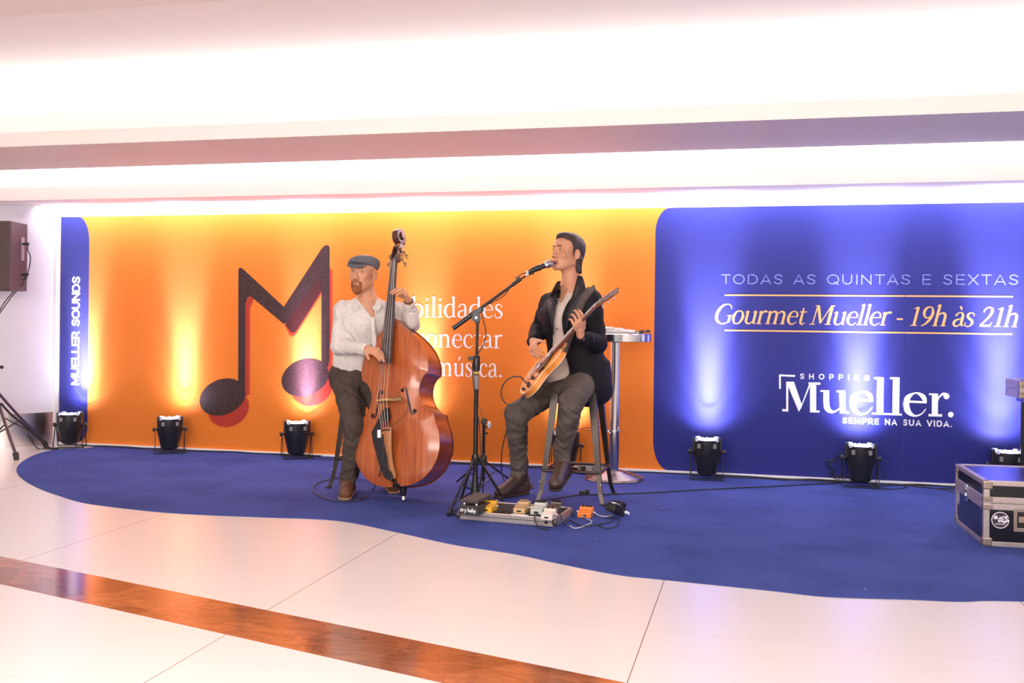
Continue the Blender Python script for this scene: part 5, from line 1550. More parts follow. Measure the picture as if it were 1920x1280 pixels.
    for dy in (.035, .065, .095):
        h_ = V_.hit((l_[0] + dy * .10, l_[1] + dy, l_[2] + .2), np.array((0, 0, -1.)), .5)
        if h_ is not None: bk.append(h_ + (0, 0, .006))
    s0 = bk[-1]
    for t in (.25, .5, .8):
        x_, z_ = s0[0] * (1 - t) + (G['wst'][0] - .10) * t, s0[2] * (1 - t) + (hip[2] + .10) * t
        h_ = V_.hit((x_, 7.3, z_), np.array((0, -1., 0)), 1.)
        bk.append((h_ if h_ is not None else np.array((x_, 6.9, z_))) + (0, .006, 0))
    ctr = spline([np.array(q) for q in pts + bk + [hip]], 5); nf = 5 * len(pts) + 4
    mb = MB(); vs = []
    for i, c0 in enumerate(ctr):
        d_ = nrm(ctr[min(i + 2, len(ctr) - 1)] - ctr[max(i - 2, 0)])
        t = np.clip((i - nf + 7) / 9., 0, 1); a_ = t * pi
        out_ = np.array((-.15, -cos(a_), sin(a_) * 1. + .1))
        sd = nrm(np.cross(d_, out_)) * .026
        vs += [c0 + sd - base, c0 - sd - base]
    mb.add(vs, [(2 * i, 2 * i + 1, 2 * i + 3, 2 * i + 2) for i in range(len(ctr) - 1)])
    o = mb.build('strap', m_st, root, smooth=True); sd_ = o.modifiers.new('t', 'SOLIDIFY'); sd_.thickness = .004; sd_.offset = 0
    # the instrument cable, looped beside the body
    lp = [P(.03, .13, -.02), P(.0, .12, -.025)] + [L(px, py, d_) - base for px, py, d_ in ((985, 741, 6.50), (968, 759, 6.50), (950, 757, 6.52), (940, 742, 6.53), (943, 722, 6.53), (957, 708, 6.52), (975, 706, 6.50), (983, 714, 6.49))] + [P(.05, -.04, -.05)]
    return root, lp, base


def tag_one(o, label, cat, group=None):
    return tag(o, label, cat, group)


GR, GLOOP, GB = guitar()


def cable(pts, r, label, col=None, name='cable', cat='cable', group=None, n=6, k=6):
    "a cable through points of the camera-aligned frame"
    P3 = spline([np.array(c2w(p)) for p in pts], k)
    o = MB().tube(P3, r, n).build(name, col or m_rub, smooth=True)
    return tag(o, label, cat, group)


cable([p + GB for p in GLOOP], .0042, 'thin black guitar lead looping beside the amber guitar\'s body')
FC = lambda px, py, z=CZ + .0065: FLc(px, py, z)

# ------------------------------------------------------------------ microphone and stands
m_std = mat('stand_steel', (.026, .023, .024), .36, metal=.5)


def mic_stand():
    b0 = FLc(890, 946, CZ); b0[1] = 6.56; b0[0] = L(891, 900, 6.56)[0]; b0[2] = CZ; base = b0.copy()
    t = thing('microphone_stand', 'tall black boom microphone stand between the two musicians', 'mic stand', c2w(base), A)
    X = lambda px, py, dd=6.56: L(px, py, dd) - base
    top = X(893, 600); top[0:2] = 0, 0; top[0] = .004
    z_c = X(890, 686)[2]
    MB().cyl((0, 0, .08), (0, 0, z_c), .0155, n=16).build('lower_tube', m_std, t, smooth=True)
    MB().cyl((0, 0, z_c), top, .0095, n=14).build('upper_tube', m_std, t, smooth=True)
    MB().lathe([(.022, 0), (.024, .01), (.024, .085), (.017, .10)], (0, 0, z_c - .03), n=16).build('height_clutch', m_blk, t, smooth=True)
    MB().box((-.035, 0, z_c + .05), (.04, .022, .028)).build('clutch_lever', m_blk, t, bevel=.004)
    MB().lathe([(.0162, 0), (.0162, .016)], (0, 0, z_c - .052), n=16).build('yellow_band', mat('yellow_tape', (.45, .40, .05), .5), t)
    MB().lathe([(.0165, 0), (.0165, .09)], (0, 0, z_c - .15), n=16).build('white_label', mat('pale_label', (.22, .21, .21), .5), t)
    MB().lathe([(.034, 0), (.030, .03), (.020, .11), (.017, .16)], (0, 0, .035), n=18).build('hub', m_blk, t, smooth=True)
    MB().lathe([(.026, 0), (.028, .02), (.022, .05)], (0, 0, .265), n=18).build('leg_collar', m_blk, t, smooth=True)
    for px, py in ((842, 964), (943, 936), (866, 934)):
        f = FLc(px, py, CZ + .012) - base
        m_ = MB().tube([np.array((0, 0, .29)) + nrm((f[0], f[1], 0)) * .02, f * (1, 1, 0) + (0, 0, .022)], .0085, 8); l_ = m_.build('leg', m_std, t, smooth=True)
        MB().tube([np.array((0, 0, .08)) + nrm((f[0], f[1], 0)) * .025, f * .52 + (0, 0, .145)], .005, 6).build('leg_strut', m_std, t, smooth=True)
        MB().cyl(f * (.93, .93, 0) + (0, 0, .030), f * (1.02, 1.02, 0) + (0, 0, .012), .014, n=12).build('rubber_foot', m_rub, l_, smooth=True)
    # boom
    a_ = X(849, 616, 6.58); c_ = X(986, 517, 6.60); m1 = X(972, 526, 6.60); dirb = nrm(c_ - a_)
    MB().cyl(a_, a_ + dirb * .14, .016, n=14).build('counterweight', m_blk, t, smooth=True)
    MB().cyl(a_ + dirb * .13, m1, .0105, n=12).build('boom', m_std, t, smooth=True)
    MB().cyl(m1, c_, .0065, n=12).build('boom_tip', m_std, t, smooth=True)
    pv = X(893, 592, 6.565)
    MB().lathe([(.030, -.016), (.030, .016)], pv + (0, -.004, -.012), (0, 1, 0), n=20).cyl(top - (0, 0, .02), pv, .016, n=12).build('boom_clamp', m_blk, t, smooth=True)
    MB().box(pv + dirb * .01 + (0, -.0, .02), (.085, .040, .036), np.array((dirb, (0, 1, 0), np.cross(dirb, (0, 1, 0)))).T).build('clamp_block', m_blk, t, bevel=.006)
    MB().lathe([(.011, 0), (.009, .006)], pv + (0, -.020, -.012), (0, -1, 0), n=12).build('clamp_bolt', m_steel, t)
    MB().cyl(a_ + dirb * .14, a_ + dirb * .19, .019, n=14).build('boom_collar', m_blk, t, smooth=True)
    MB().cyl(m1 - dirb * .05, m1 + dirb * .02, .014, n=12).box(m1 + (-.005, 0, .018), (.035, .02, .014)).build('tip_clutch', m_blk, t)
    MB().cyl(c_, c_ + dirb * .022, .0085, n=10).build('thread', m_chrome, t, smooth=True)
    # microphone: lifts out of its clip
    g_ = X(1029.5, 494.5, 6.62); h_ = X(992, 509, 6.60); dm = nrm(g_ - h_)
    MB().tube([c_ + dirb * .02, h_ + dm * .035 + (0, 0, -.018)], .010, 10).build('swivel', m_blk, t, smooth=True)
    MB().lathe([(.0175, 0), (.019, .03), (.021, .06)], h_ + dm * .02, dm, n=16).build('microphone_clip', m_blk, t, smooth=True)
    mt = thing('microphone', 'silver-headed black vocal microphone at the singer\'s mouth', 'microphone', c2w(base + h_), A)
    Z = np.zeros(3)
    MB().lathe([(.010, -.006), (.0125, 0), (.0135, .03), (.0165, .08), (.0185, .112)], Z, dm, n=20).build('handle', m_blk, mt, smooth=True)
    MB().lathe([(.0185, .112), (.0235, .118), (.0245, .128), (.0245, .134)], Z, dm, n=20).build('collar', m_chrome, mt, smooth=True)
    gm = mat('steel_mesh', (.42, .39, .38), .35, metal=.8, bump=1., bscale=500)
    MB().lathe([(.0245, .134), (.0262, .142), (.0262, .150), (.0235, .163), (.017, .172), (.008, .177), (.001, .178)], Z, dm, n=24).build('grille', gm, mt, smooth=True)
    MB().lathe([(.0268, .143), (.0268, .149)], Z, dm, n=24).build('grille_band', m_chrome, mt, smooth=True)
    MB().lathe([(.0105, -.022), (.0115, -.006)], Z, dm, n=14).build('connector_ring', m_chrome, mt, smooth=True)
    w_ = lambda px, py, d_: L(px, py, d_)
    cable([base + h_ - dm * .018, base + h_ - dm * .07, w_(968, 531, 6.59), w_(955, 541, 6.58), w_(946, 553, 6.56), w_(925, 566, 6.55), w_(908, 574, 6.545), w_(903, 583, 6.54), w_(906, 600, 6.54), w_(911, 622, 6.54), w_(907, 645, 6.54), w_(897, 662, 6.535), w_(888, 676, 6.53), w_(886, 700, 6.53), w_(893, 760, 6.53), w_(899, 800, 6.53), w_(901, 845, 6.52), w_(905, 880, 6.50)] + [FC(px, py) for px, py in ((905, 932), (898, 945), (870, 950), (850, 958))], .0034, 'black microphone cable running down the boom stand to the carpet')


mic_stand()


def short_stand():
    b0 = FLc(906, 909, CZ); base = b0.copy()
    t = thing('short_tripod', 'short black tripod stand with folded knobs, behind the tall boom stand', 'stand', c2w(base), A)
    X = lambda px, py: L(px, py, base[1]) - base
    zt = X(908, 792)[2]
    MB().cyl((0, 0, .03), (0, 0, zt), .0115, n=12).build('pole', m_std, t, smooth=True)
    MB().box((0, 0, zt + .01), (.040, .030, .045), np.array(Matrix.Rotation(.4, 3, 'Y'))).build('head_clamp', m_blk, t, bevel=.005)
    for z in (zt - .03, zt - .075): MB().cyl((0, 0, z), (.030, -.004, z), .008, n=10).build('knob', m_blk, t, smooth=True)
    MB().lathe([(.026, 0), (.026, .035), (.014, .05)], (0, 0, X(906, 864)[2]), n=14).build('leg_collar', m_blk, t, smooth=True)
    for px, py in ((856, 903), (953, 897), (900, 912)):
        f = FLc(px, py, CZ + .01) - base; z0 = X(906, 862)[2]
        MB().tube([(0, 0, z0), f * (1, 1, 0) + (0, 0, .01)], .007, 6).build('leg', m_std, t, smooth=True)
        MB().tube([(0, 0, .035), f * .55 + (0, 0, z0 * .45)], .004, 6).build('leg_strut', m_std, t, smooth=True)
    pts = [L(895, 752, 6.58), L(900, 765, 6.62), L(905, 780, 6.7), L(911, 790, 6.8), L(917, 796, 6.9)]
    o = cable(pts, .002, 'thin pale tie cord dangling from the boom stand, a clear knot at its end', mat('pale_cord', (.40, .28, .20), .6), name='tie_cord', cat='cord')
    MB().ball(np.array(c2w(pts[-1])), (.014, .014, .026), 10).build('knot', m_clear, o, smooth=True)


short_stand()

# ------------------------------------------------------------------ chrome bistro table and what lies on it
def table():
    b0 = FLc(1151, 898, CZ); base = b0.copy(); base[2] = CZ; d = base[1]
    t = thing('bistro_table', 'tall round chrome-edged table with ribbed base, behind the guitarist', 'table', c2w(base), A)
    zt = L(1180, 624.5, d)[2] - CZ
    rb_ = MB().lathe([(.215, 0), (.222, .006), (.218, .014)] + [(.21 - .02 * i * .9 + (.006 if j else 0), .017 + .0058 * i + (.004 if j else 0)) for i in range(9) for j in (1, 0)] + [(.045, .070)], n=48); rb_.build('base', mat('brushed_worn_steel', (.30, .24, .23), .35, metal=.9, var=.25, vscale=14), t, smooth=True)
    MB().cyl((0, 0, .06), (0, 0, zt - .05), .036, n=28).build('post', mat('polished_steel', (.62, .60, .62), .12, metal=1.), t, smooth=True)
    MB().lathe([(.050, 0), (.050, .012)], (0, 0, .36), n=24).build('post_ring', m_chrome, t, smooth=True)
    MB().lathe([(.05, -.01), (.262, 0), (.268, .004), (.268, .056), (.262, .062), (.24, .0625)], (0, 0, zt - .0625), n=64).build('top', m_chrome, t, smooth=True)
    bz = base + (0, 0, zt)
    v = Vol((-.3, -.3, -.02), (.3, .3, .09), .004)
    rs = np.random.RandomState(2)
    v.box((-.06, -.03, .012), (.12, .10, .013), None, .01); v.box((-.05, -.05, .028), (.09, .07, .010), np.array(Matrix.Rotation(.3, 3, 'Z')), .008, .01)
    v.ell((.085, -.10, .014), (.05, .05, .016), None, .015); v.cap((.02, -.11, .03), (-.12, -.10, .034), .013, .012, .015); v.noise(.003, 60, 4); v.half((0, 0, .001), (0, 0, -1))
    o = v.build('cloth', mat('white_cotton', (.72, .70, .69), .85, bump=.1), None, (0, 0, 0)); o.location = c2w(bz); o.rotation_euler = (0, 0, A); o.name = 'folded_cloth'
    tag(o, 'crumpled white cloth folded on the chrome table top', 'cloth')
    for k, (x, y, s_, lb) in enumerate(((.155, -.07, .045, 'small flat black case on the chrome table beside the white cloth'), (.215, -.02, .032, 'black folded sunglasses at the right edge of the chrome table'))):
        q = thing('flat_case' if k == 0 else 'sunglasses', lb, 'case' if k == 0 else 'glasses', c2w(bz + (x, y, 0)), A + .3 * k)
        if k == 0:
            MB().box((0, 0, .009), (.09, .05, .016)).build('shell', m_blk, q, bevel=.006); MB().box((0, -.026, .009), (.02, .004, .006)).build('clasp', m_steel, q)
        else:
            for sx in (-1, 1): MB().lathe([(.019, 0), (.021, .004), (.016, .012), (.003, .015)], (sx * .024, -.015, .012), (0, -.25, 1), n=16).build('lens', m_black, q, smooth=True)
            MB().tube([(-.045, -.01, .010), (-.046, .01, .012), (-.02, .02, .008), (.03, .02, .007)], .003, 6).build('temple', m_black, q, smooth=True)


table()

# ------------------------------------------------------------------ pedal board and pedals
m_alu = mat('brushed_aluminium', (.55, .47, .43), .35, metal=.7, var=.1, vscale=40)
m_matb = mat('black_loop_carpet', (.030, .024, .026), .95, bump=.3, bscale=300)


def pedals():
    fl_, fr_, br_ = FLc(858, 973, CZ), FLc(1041, 988, CZ), FLc(1066, 951, CZ)
    x = nrm(fr_ - fl_); y = np.array((-x[1], x[0], 0.)); W_ = np.linalg.norm(fr_ - fl_); D_ = .36
    ang = math.atan2(x[1], x[0])
    t = thing('pedalboard', 'aluminium-edged pedalboard with black top on the carpet in front of the stools', 'pedalboard', c2w(fl_), A + ang)
    h = .052
    MB().box((W_ / 2, D_ / 2, h - .010), (W_ - .02, D_ - .02, .010)).build('deck', m_matb, t)
    for nm, c_, s_ in (('frame', (W_ / 2, .006, h / 2), (W_, .012, h)), ('frame', (W_ / 2, D_ - .006, h / 2), (W_, .012, h)), ('frame', (.006, D_ / 2, h / 2), (.012, D_ - .024, h)), ('frame', (W_ - .006, D_ / 2, h / 2), (.012, D_ - .024, h))):
        MB().box(c_, s_).build('frame', m_alu, t, bevel=.003)
    MB().box((W_ / 2, -.001, h * .52), (W_ - .01, .002, .003)).build('lid_seam', m_black, t)
    for cx, cy in ((0.005, 0.005), (W_ - .005, .005), (W_ - .005, D_ - .005), (.005, D_ - .005)): MB().ball((cx, cy, h * .5), (.016, .016, h * .5), 14).build('corner_cap', mat('dark_corner', (.10, .08, .09), .4, metal=.5), t, smooth=True)
    MB().lathe([(.010, 0), (.008, .004)], (W_ - .055, -.002, h * .45), (0, -1, 0), n=14).build('latch', m_blkm, t)
    inv = lambda px, py: (lambda q: (float((q - fl_) @ x), float((q - fl_) @ y)))(FLc(px, py, CZ + h))

    def pedal(px, py, w_, d_, h_, col, label, kn=3, kcol=None, rz=0., on=True, name='effect_pedal', jack=True, text=None):
        q = inv(px, py) if on else None
        loc = fl_ + x * q[0] + y * q[1] + (0, 0, h - .005) if on else FLc(px, py, CZ)
        p = thing(name, label, 'pedal', c2w(loc), A + ang + rz, 'effect pedals at the guitarist\'s feet')
        mc = mat('pedal_' + col[0], col[1], .38, coat=.3)
        prof = [(-d_ / 2, 0), (d_ / 2, 0), (d_ / 2, h_), (d_ * .12, h_), (d_ * .10, h_ * .78), (-d_ / 2, h_ * .55)]
        MB().prism(prof, -w_ / 2, w_ / 2, lambda v: (v[2], v[0], v[1])).build('enclosure', mc, p, bevel=.004)
        MB().prism([(-d_ * .44, h_ * .60), (d_ * .06, h_ * .80), (d_ * .06, h_ * .86), (-d_ * .44, h_ * .66)], -w_ * .42, w_ * .42, lambda v: (v[2], v[0], v[1])).build('foot_switch', mc if col[0] != 'tan' else mat('tan_pad', (.40, .26, .12), .6), p, bevel=.002)
        for i in range(kn):
            MB().lathe([(.0065, 0), (.006, .011), (.002, .012)], ((i - (kn - 1) / 2) * w_ * .78 / max(kn, 1), d_ * .30, h_), (0, -.2, 1), n=10).build('knob', kcol or m_black, p, smooth=True)
        for s_ in ((-1, 1) if jack else ()):
            MB().cyl((s_ * w_ / 2, d_ * .18, h_ * .45), (s_ * (w_ / 2 + .016), d_ * .18, h_ * .45), .0075, n=10).build('jack_plug', m_chrome, p, smooth=True)
        MB().box((0, -d_ * .503, h_ * .28), (w_ * .36, .002, h_ * .16)).build('badge', m_black, p)
        return p, loc
    # wah pedal
    q = inv(884, 961); loc = fl_ + x * q[0] + y * q[1] + (0, 0, h - .005)
    wp = thing('wah_pedal', 'large black rocker wah pedal at the left end of the pedalboard', 'pedal', c2w(loc), A + ang - .10)
    mw = mat('pedal_charcoal', (.040, .034, .032), .55, bump=.3, bscale=200)
    MB().prism([(-.045, 0), (.16, 0), (.16, .050), (-.045, .056)], -.062, .062, lambda v: (v[2], v[0], v[1])).build('enclosure', mw, wp, bevel=.005)
    MB().prism([(-.040, .068), (.17, .078), (.17, .096), (-.040, .086)], -.055, .055, lambda v: (v[2], v[0], v[1])).build('treadle', mat('ribbed_rubber', (.060, .048, .046), .7, bump=.5, bscale=150), wp, bevel=.003)
    for s_ in (-1, 1): MB().cyl((s_ * .04, -.015, .05), (s_ * .04, -.010, .075), .007, n=8).build('pivot', m_steel, wp)
    # the pedal's front carries the words cry baby
    GL = {'c': circ(.25, .25, .2, .22, 50, 310, 8), 'r': [(.1, 0), (.1, .45), (.1, .3), (.2, .43), (.35, .42)], 'y': [(.05, .45), (.22, .02), (.40, .45), (.20, -.12), (.05, -.2)], 'b': [(.1, .75), (.1, .02)] + circ(.25, .22, .17, .2, 180, -180, 8), 'a': circ(.24, .22, .18, .2, 0, 360, 8) + [(.42, .45), (.42, .0)], ' ': None}
    mb = MB(); ax = 0
    for ch in 'cry baby':
        if GL[ch]: rstrip(mb, [((ax + a_) * .030 - .052, b_ * .030 + .018) for a_, b_ in GL[ch]], .0042, .0452, .0462, lambda v: (v[0], -v[2], v[1]))
        ax += .46 if ch != ' ' else .25
    mb.build('lettering', m_let, wp)
    pedal(917, 956, .073, .125, .058, ('yellow', (.80, .42, .015)), 'yellow effect pedal next to the black wah pedal', 3)
    pedal(979, 958, .073, .125, .058, ('tan', (.55, .36, .17)), 'tan effect pedal in the middle of the pedalboard', 4, mat('tan_knob', (.32, .2, .09), .5))
    pedal(1011, 960, .073, .125, .058, ('pale_green', (.50, .54, .48)), 'pale grey-green effect pedal behind the small white one', 4)
    pedal(1040, 957, .073, .125, .054, ('dark_brown', (.075, .055, .045)), 'dark brown effect pedal at the back right of the board', 4)
    pedal(1029, 970.5, .068, .100, .055, ('ivory', (.74, .66, .58)), 'ivory effect pedal at the front right corner of the pedalboard', 2)
    pedal(1098, 968, .085, .100, .055, ('orange', (.82, .20, .015)), 'orange effect pedal on the carpet to the right of the pedalboard', 3, on=False, rz=.05)
    q = inv(970, 964); loc = fl_ + x * q[0] + y * q[1] + (0, 0, h - .004)
    MBp = MB().prism([(-.05, -.022), (.068, -.026), (.060, .022), (-.038, .026)], 0, .0015); o = MBp.build('paper_slip', m_let); o.location = c2w(loc); o.rotation_euler = (0, 0, A + ang)
    tag(o, 'blank white paper slip lying on the pedalboard in front of the tan pedal', 'paper')
    # patch leads on the board
    Bp = lambda a_, b_, z=.006: fl_ + x * a_ + y * b_ + (0, 0, h - .005 + z)
    cable([Bp(.17, .14, .03), Bp(.20, .07), Bp(.245, .05), Bp(.275, .09), Bp(.24, .13, .03)], .003, 'short black patch lead curled between the wah and yellow pedals', cat='cable')
    cable([Bp(.26, .15, .03), Bp(.30, .09), Bp(.35, .10), Bp(.37, .15, .03)], .003, 'short black patch lead between the yellow and tan pedals')
    cable([Bp(.44, .15, .03), Bp(.47, .09), Bp(.49, .06), Bp(.48, .01, .02), Bp(.50, -.03, -.02), Bp(.54, -.07, -.042), Bp(.60, -.10, -.044)], .0035, 'black lead drooping over the front edge of the pedalboard')
    cable([Bp(.56, .10, .03), Bp(.62, .06, .02), Bp(.66, .02, -.03)] + [FC(px, py) for px, py in ((1068, 975), (1090, 985), (1115, 984), (1150, 975), (1140, 965))], .0035, 'black lead from the pedalboard to the power adaptors')
    m_wc = mat('pale_cable', (.58, .55, .58), .5)
    cable([FC(1068, 985), FC(1078, 990), FC(1095, 986), FC(1110, 978), FC(1100, 972), np.array(FLc(1092, 966, CZ + .05))], .003, 'white cable curving in front of the orange pedal', m_wc)
    cable([FLc(1113, 960, CZ + .03), FC(1124, 966), FC(1136, 968), FC(1148, 966)], .003, 'white cable between the orange pedal and the black adaptors', m_wc)
    cable([FC(1160, 972), FC(1158, 984), FC(1140, 990), FC(1122, 985)], .003, 'thin black cable end curling on the carpet below the adaptors')
    # stack of adaptors in a multi-plug
    bl = FLc(1154, 970, CZ)
    ad_ = thing('power_adaptors', 'black block of plugged-in power adaptors lying tilted right of the orange pedal', 'adaptor', c2w(bl), A + .5)
    Rr = np.array(Euler((0, .45, .2)).to_matrix())
    MB().box((0, 0, .052), (.105, .075, .055), Rr).build('adaptor_body', m_blk, ad_, bevel=.008)
    MB().box((.030, .015, .060), (.050, .085, .068), Rr).build('adaptor_body', m_blk, ad_, bevel=.008)
    MB().box((-.014, -.02, .088), (.040, .028, .010), Rr).build('white_plug', m_let, ad_, bevel=.002)
    MB().box((.063, -.03, .030), (.030, .022, .016), Rr).build('white_plug', m_let, ad_, bevel=.002)


pedals()

# ------------------------------------------------------------------ flight case
m_lam = mat('black_laminate', (.008, .0075, .012), .22, var=.1)
m_lamt = m_lam


def flight_case(O, xv, yv, w_, d_, h_, label, base_z=0., name='flight_case', seam=.66, detail=True):
    x = nrm(xv); t = thing(name, label, 'flight case', O, math.atan2(x[1], x[0]))
    e = .026; z0 = base_z
    MB().box((w_ / 2, d_ / 2, z0 + h_ * seam / 2), (w_ - .006, d_ - .006, h_ * seam - .004)).build('body', m_lam, t)
    lid = MB().box((w_ / 2, d_ / 2, z0 + h_ * (1 + seam) / 2), (w_ - .006, d_ - .006, h_ * (1 - seam) - .006)).build('lid', m_lamt, t)
    ed = 'edge_profile'
    for z in (z0 + e / 2, z0 + h_ - e / 2):
        for c_, s_ in (((w_ / 2, .008, z), (w_, .018, e)), ((w_ / 2, d_ - .008, z), (w_, .018, e)), ((.008, d_ / 2, z), (.018, d_, e)), ((w_ - .008, d_ / 2, z), (.018, d_, e))): MB().box(c_, s_).build(ed, m_alu, t, bevel=.002)
    for c_, s_ in (((w_ / 2, e / 2, z0 + h_ - .002), (w_, e, .006)), ((w_ / 2, d_ - e / 2, z0 + h_ - .002), (w_, e, .006)), ((e / 2, d_ / 2, z0 + h_ - .002), (e, d_, .006)), ((w_ - e / 2, d_ / 2, z0 + h_ - .002), (e, d_, .006))): MB().box(c_, s_).build(ed, m_alu, t, bevel=.001)
    for cx in (0, w_):
        for cy in (0, d_):
            sx, sy = (1 if cx == 0 else -1), (1 if cy == 0 else -1)
            MB().box((cx + sx * .002, cy + sy * .014, z0 + h_ / 2), (.006, .030, h_ - .01)).box((cx + sx * .014, cy + sy * .002, z0 + h_ / 2), (.030, .006, h_ - .01)).build(ed, m_alu, t, bevel=.001)
    for dz in (-.018, .018):
        for c_, s_ in (((w_ / 2, .001, z0 + h_ * seam + dz), (w_, .008, .034)), ((.001, d_ / 2, z0 + h_ * seam + dz), (.008, d_, .034))): MB().box(c_, s_).build(ed, m_alu, t, bevel=.0015)
    m_cap_ = mat('zinc_corner', (.36, .29, .24), .4, metal=.8, var=.15)
    for cz in (z0 + .024, z0 + h_ - .024):
        for cx, cy in ((0, 0), (0, d_), (w_, 0), (w_, d_)): MB().box((cx + (.020 if cx == 0 else -.020), cy + (.020 if cy == 0 else -.020), cz), (.050, .050, .047)).build('corner_cap', m_cap_, t, bevel=.008)
    for dz in (-.022, .022): MB().box((.020, .016, z0 + h_ * seam + dz), (.050, .042, .028)).build('hinge_plate', m_cap_, t, bevel=.004)
    if detail:
        # sticker with its ring and white brush lettering, butterfly latch, sprung handle
        sx_, sz_ = .084, z0 + h_ * .405
        Mf = lambda v: (sx_ + v[0], -v[2] + .0028, sz_ + v[1])
        st = MB().prism([(.046 * cos(q), .046 * sin(q)) for q in np.linspace(0, 2 * pi, 32, endpoint=False)], 0, .001, Mf).build('sticker', mat('plum_sticker', (.045, .022, .045), .4), t)
        mb = MB(); rstrip(mb, [(.043 * cos(q), .043 * sin(q)) for q in np.linspace(.35, 2 * pi + .1, 36)], .0035, .001, .0018, Mf)
        def wr(txt, x0, y0, sz, wk_):
            ax = 0
            for ch in txt:
                a_, ss = SAN[ch]
                for pts in ss: rstrip(mb, [(x0 + (ax + p_[0]) * sz * .85, y0 + p_[1] * sz + .003 * sin(ax * 3)) for p_ in pts], wk_, .001, .0019, Mf, caps=False)
                ax += a_
        wr('BLACK', -.032, .006, .0225, .0042); wr('VAMP', -.012, -.012, .020, .0042); rstrip(mb, [(-.026 + .0052 * i, -.022 + .002 * (i % 2)) for i in range(11)], .003, .001, .0019, Mf, caps=False)
        mb.build('sticker_print', m_let, st)
        for dz, hh in ((.0, .085),):
            lt_ = MB().box((-.004, d_ * .55, z0 + h_ * seam - .006), (.010, .046, .10)).build('latch_plate', m_chrome, t, bevel=.008)
            MB().lathe([(.016, 0), (.013, .008)], (-.009, d_ * .55, z0 + h_ * seam - .02), (-1, 0, 0), n=14).box((-.014, d_ * .55, z0 + h_ * seam - .02), (.006, .012, .036)).build('butterfly', m_chrome, lt_, bevel=.001)
            MB().box((-.010, d_ * .55, z0 + h_ * seam + .026), (.008, .026, .030)).build('latch_hook', m_steel, lt_, bevel=.003)
        hx = .225
        fr = MB()
        for c_, s_ in (((hx, -.002, z0 + h_ * .57), (.150, .006, .022)), ((hx, -.002, z0 + h_ * .27), (.150, .006, .022)), ((hx - .066, -.002, z0 + h_ * .42), (.020, .006, .10)), ((hx + .066, -.002, z0 + h_ * .42), (.020, .006, .10))): fr.box(c_, s_)
        hf = fr.build('handle_plate', m_cap_, t, bevel=.003)
        MB().box((hx, .002, z0 + h_ * .42), (.116, .004, .088)).build('handle_recess', m_black, hf)
        MB().box((hx, -.008, z0 + h_ * .43), (.104, .012, .034)).build('handle_grip', mat('tan_grip', (.30, .22, .16), .45), hf, bevel=.005)
        sk_ = [(.10, z0 + .02), (.16, z0 + h_ - .02), (.30, z0 + .02), (.014, z0 + h_ * .28), (.40, z0 + h_ - .02)]
        for a_, z_ in sk_: MB().lathe([(.0045, 0), (.003, .003)], (a_, -.003 if a_ != .014 else -.003, z_), (0, -1, 0), n=8).build('rivet', m_steel, t)
        Ms = lambda v: (-v[2] - .0005 + .003, d_ * .90 + v[0] * .6, sz_ + .02 + v[1])
        MB().prism([(.046 * cos(q), .046 * sin(q)) for q in np.linspace(0, 2 * pi, 28, endpoint=False)], 0, .001, Ms).build('sticker', mat('pale_sticker', (.30, .30, .42), .5), t)
    return t


_o = FL(1844, 1023, CZ); _l = FL(1791, 978, CZ); _r = FL(1920, 1029, CZ)
_y = nrm(np.array(_l) - np.array(_o)); _x = np.array((_y[1], -_y[0], 0))
flight_case(_o, _x, _y, .95, .66, .355, 'large dark flight case with aluminium edges and a round sticker at the right edge')
# a smaller case stands on a taller one just outside the right edge; its corner shows in the picture
_q = ONY(1913, 735, 7.35)
flight_case((_q.x, 7.35, 0), (1, .05, 0), None, .5, .32, .12, 'grey-edged small case whose corner juts in at mid-height on the right edge', base_z=_q.z - .045, seam=.5, detail=False)
tb = thing('trolley', 'black equipment trolley carrying the small case beyond the right edge of the picture', 'trolley', (_q.x + .05, 7.38, 0))
MB().box((.20, .13, _q.z - .062), (.42, .26, .03)).build('shelf', m_blkm, tb, bevel=.003)
for sx in (.03, .37):
    for sy in (.03, .23): MB().cyl((sx, sy, 0), (sx, sy, _q.z - .07), .014, n=10).build('leg', m_blkm, tb, smooth=True)

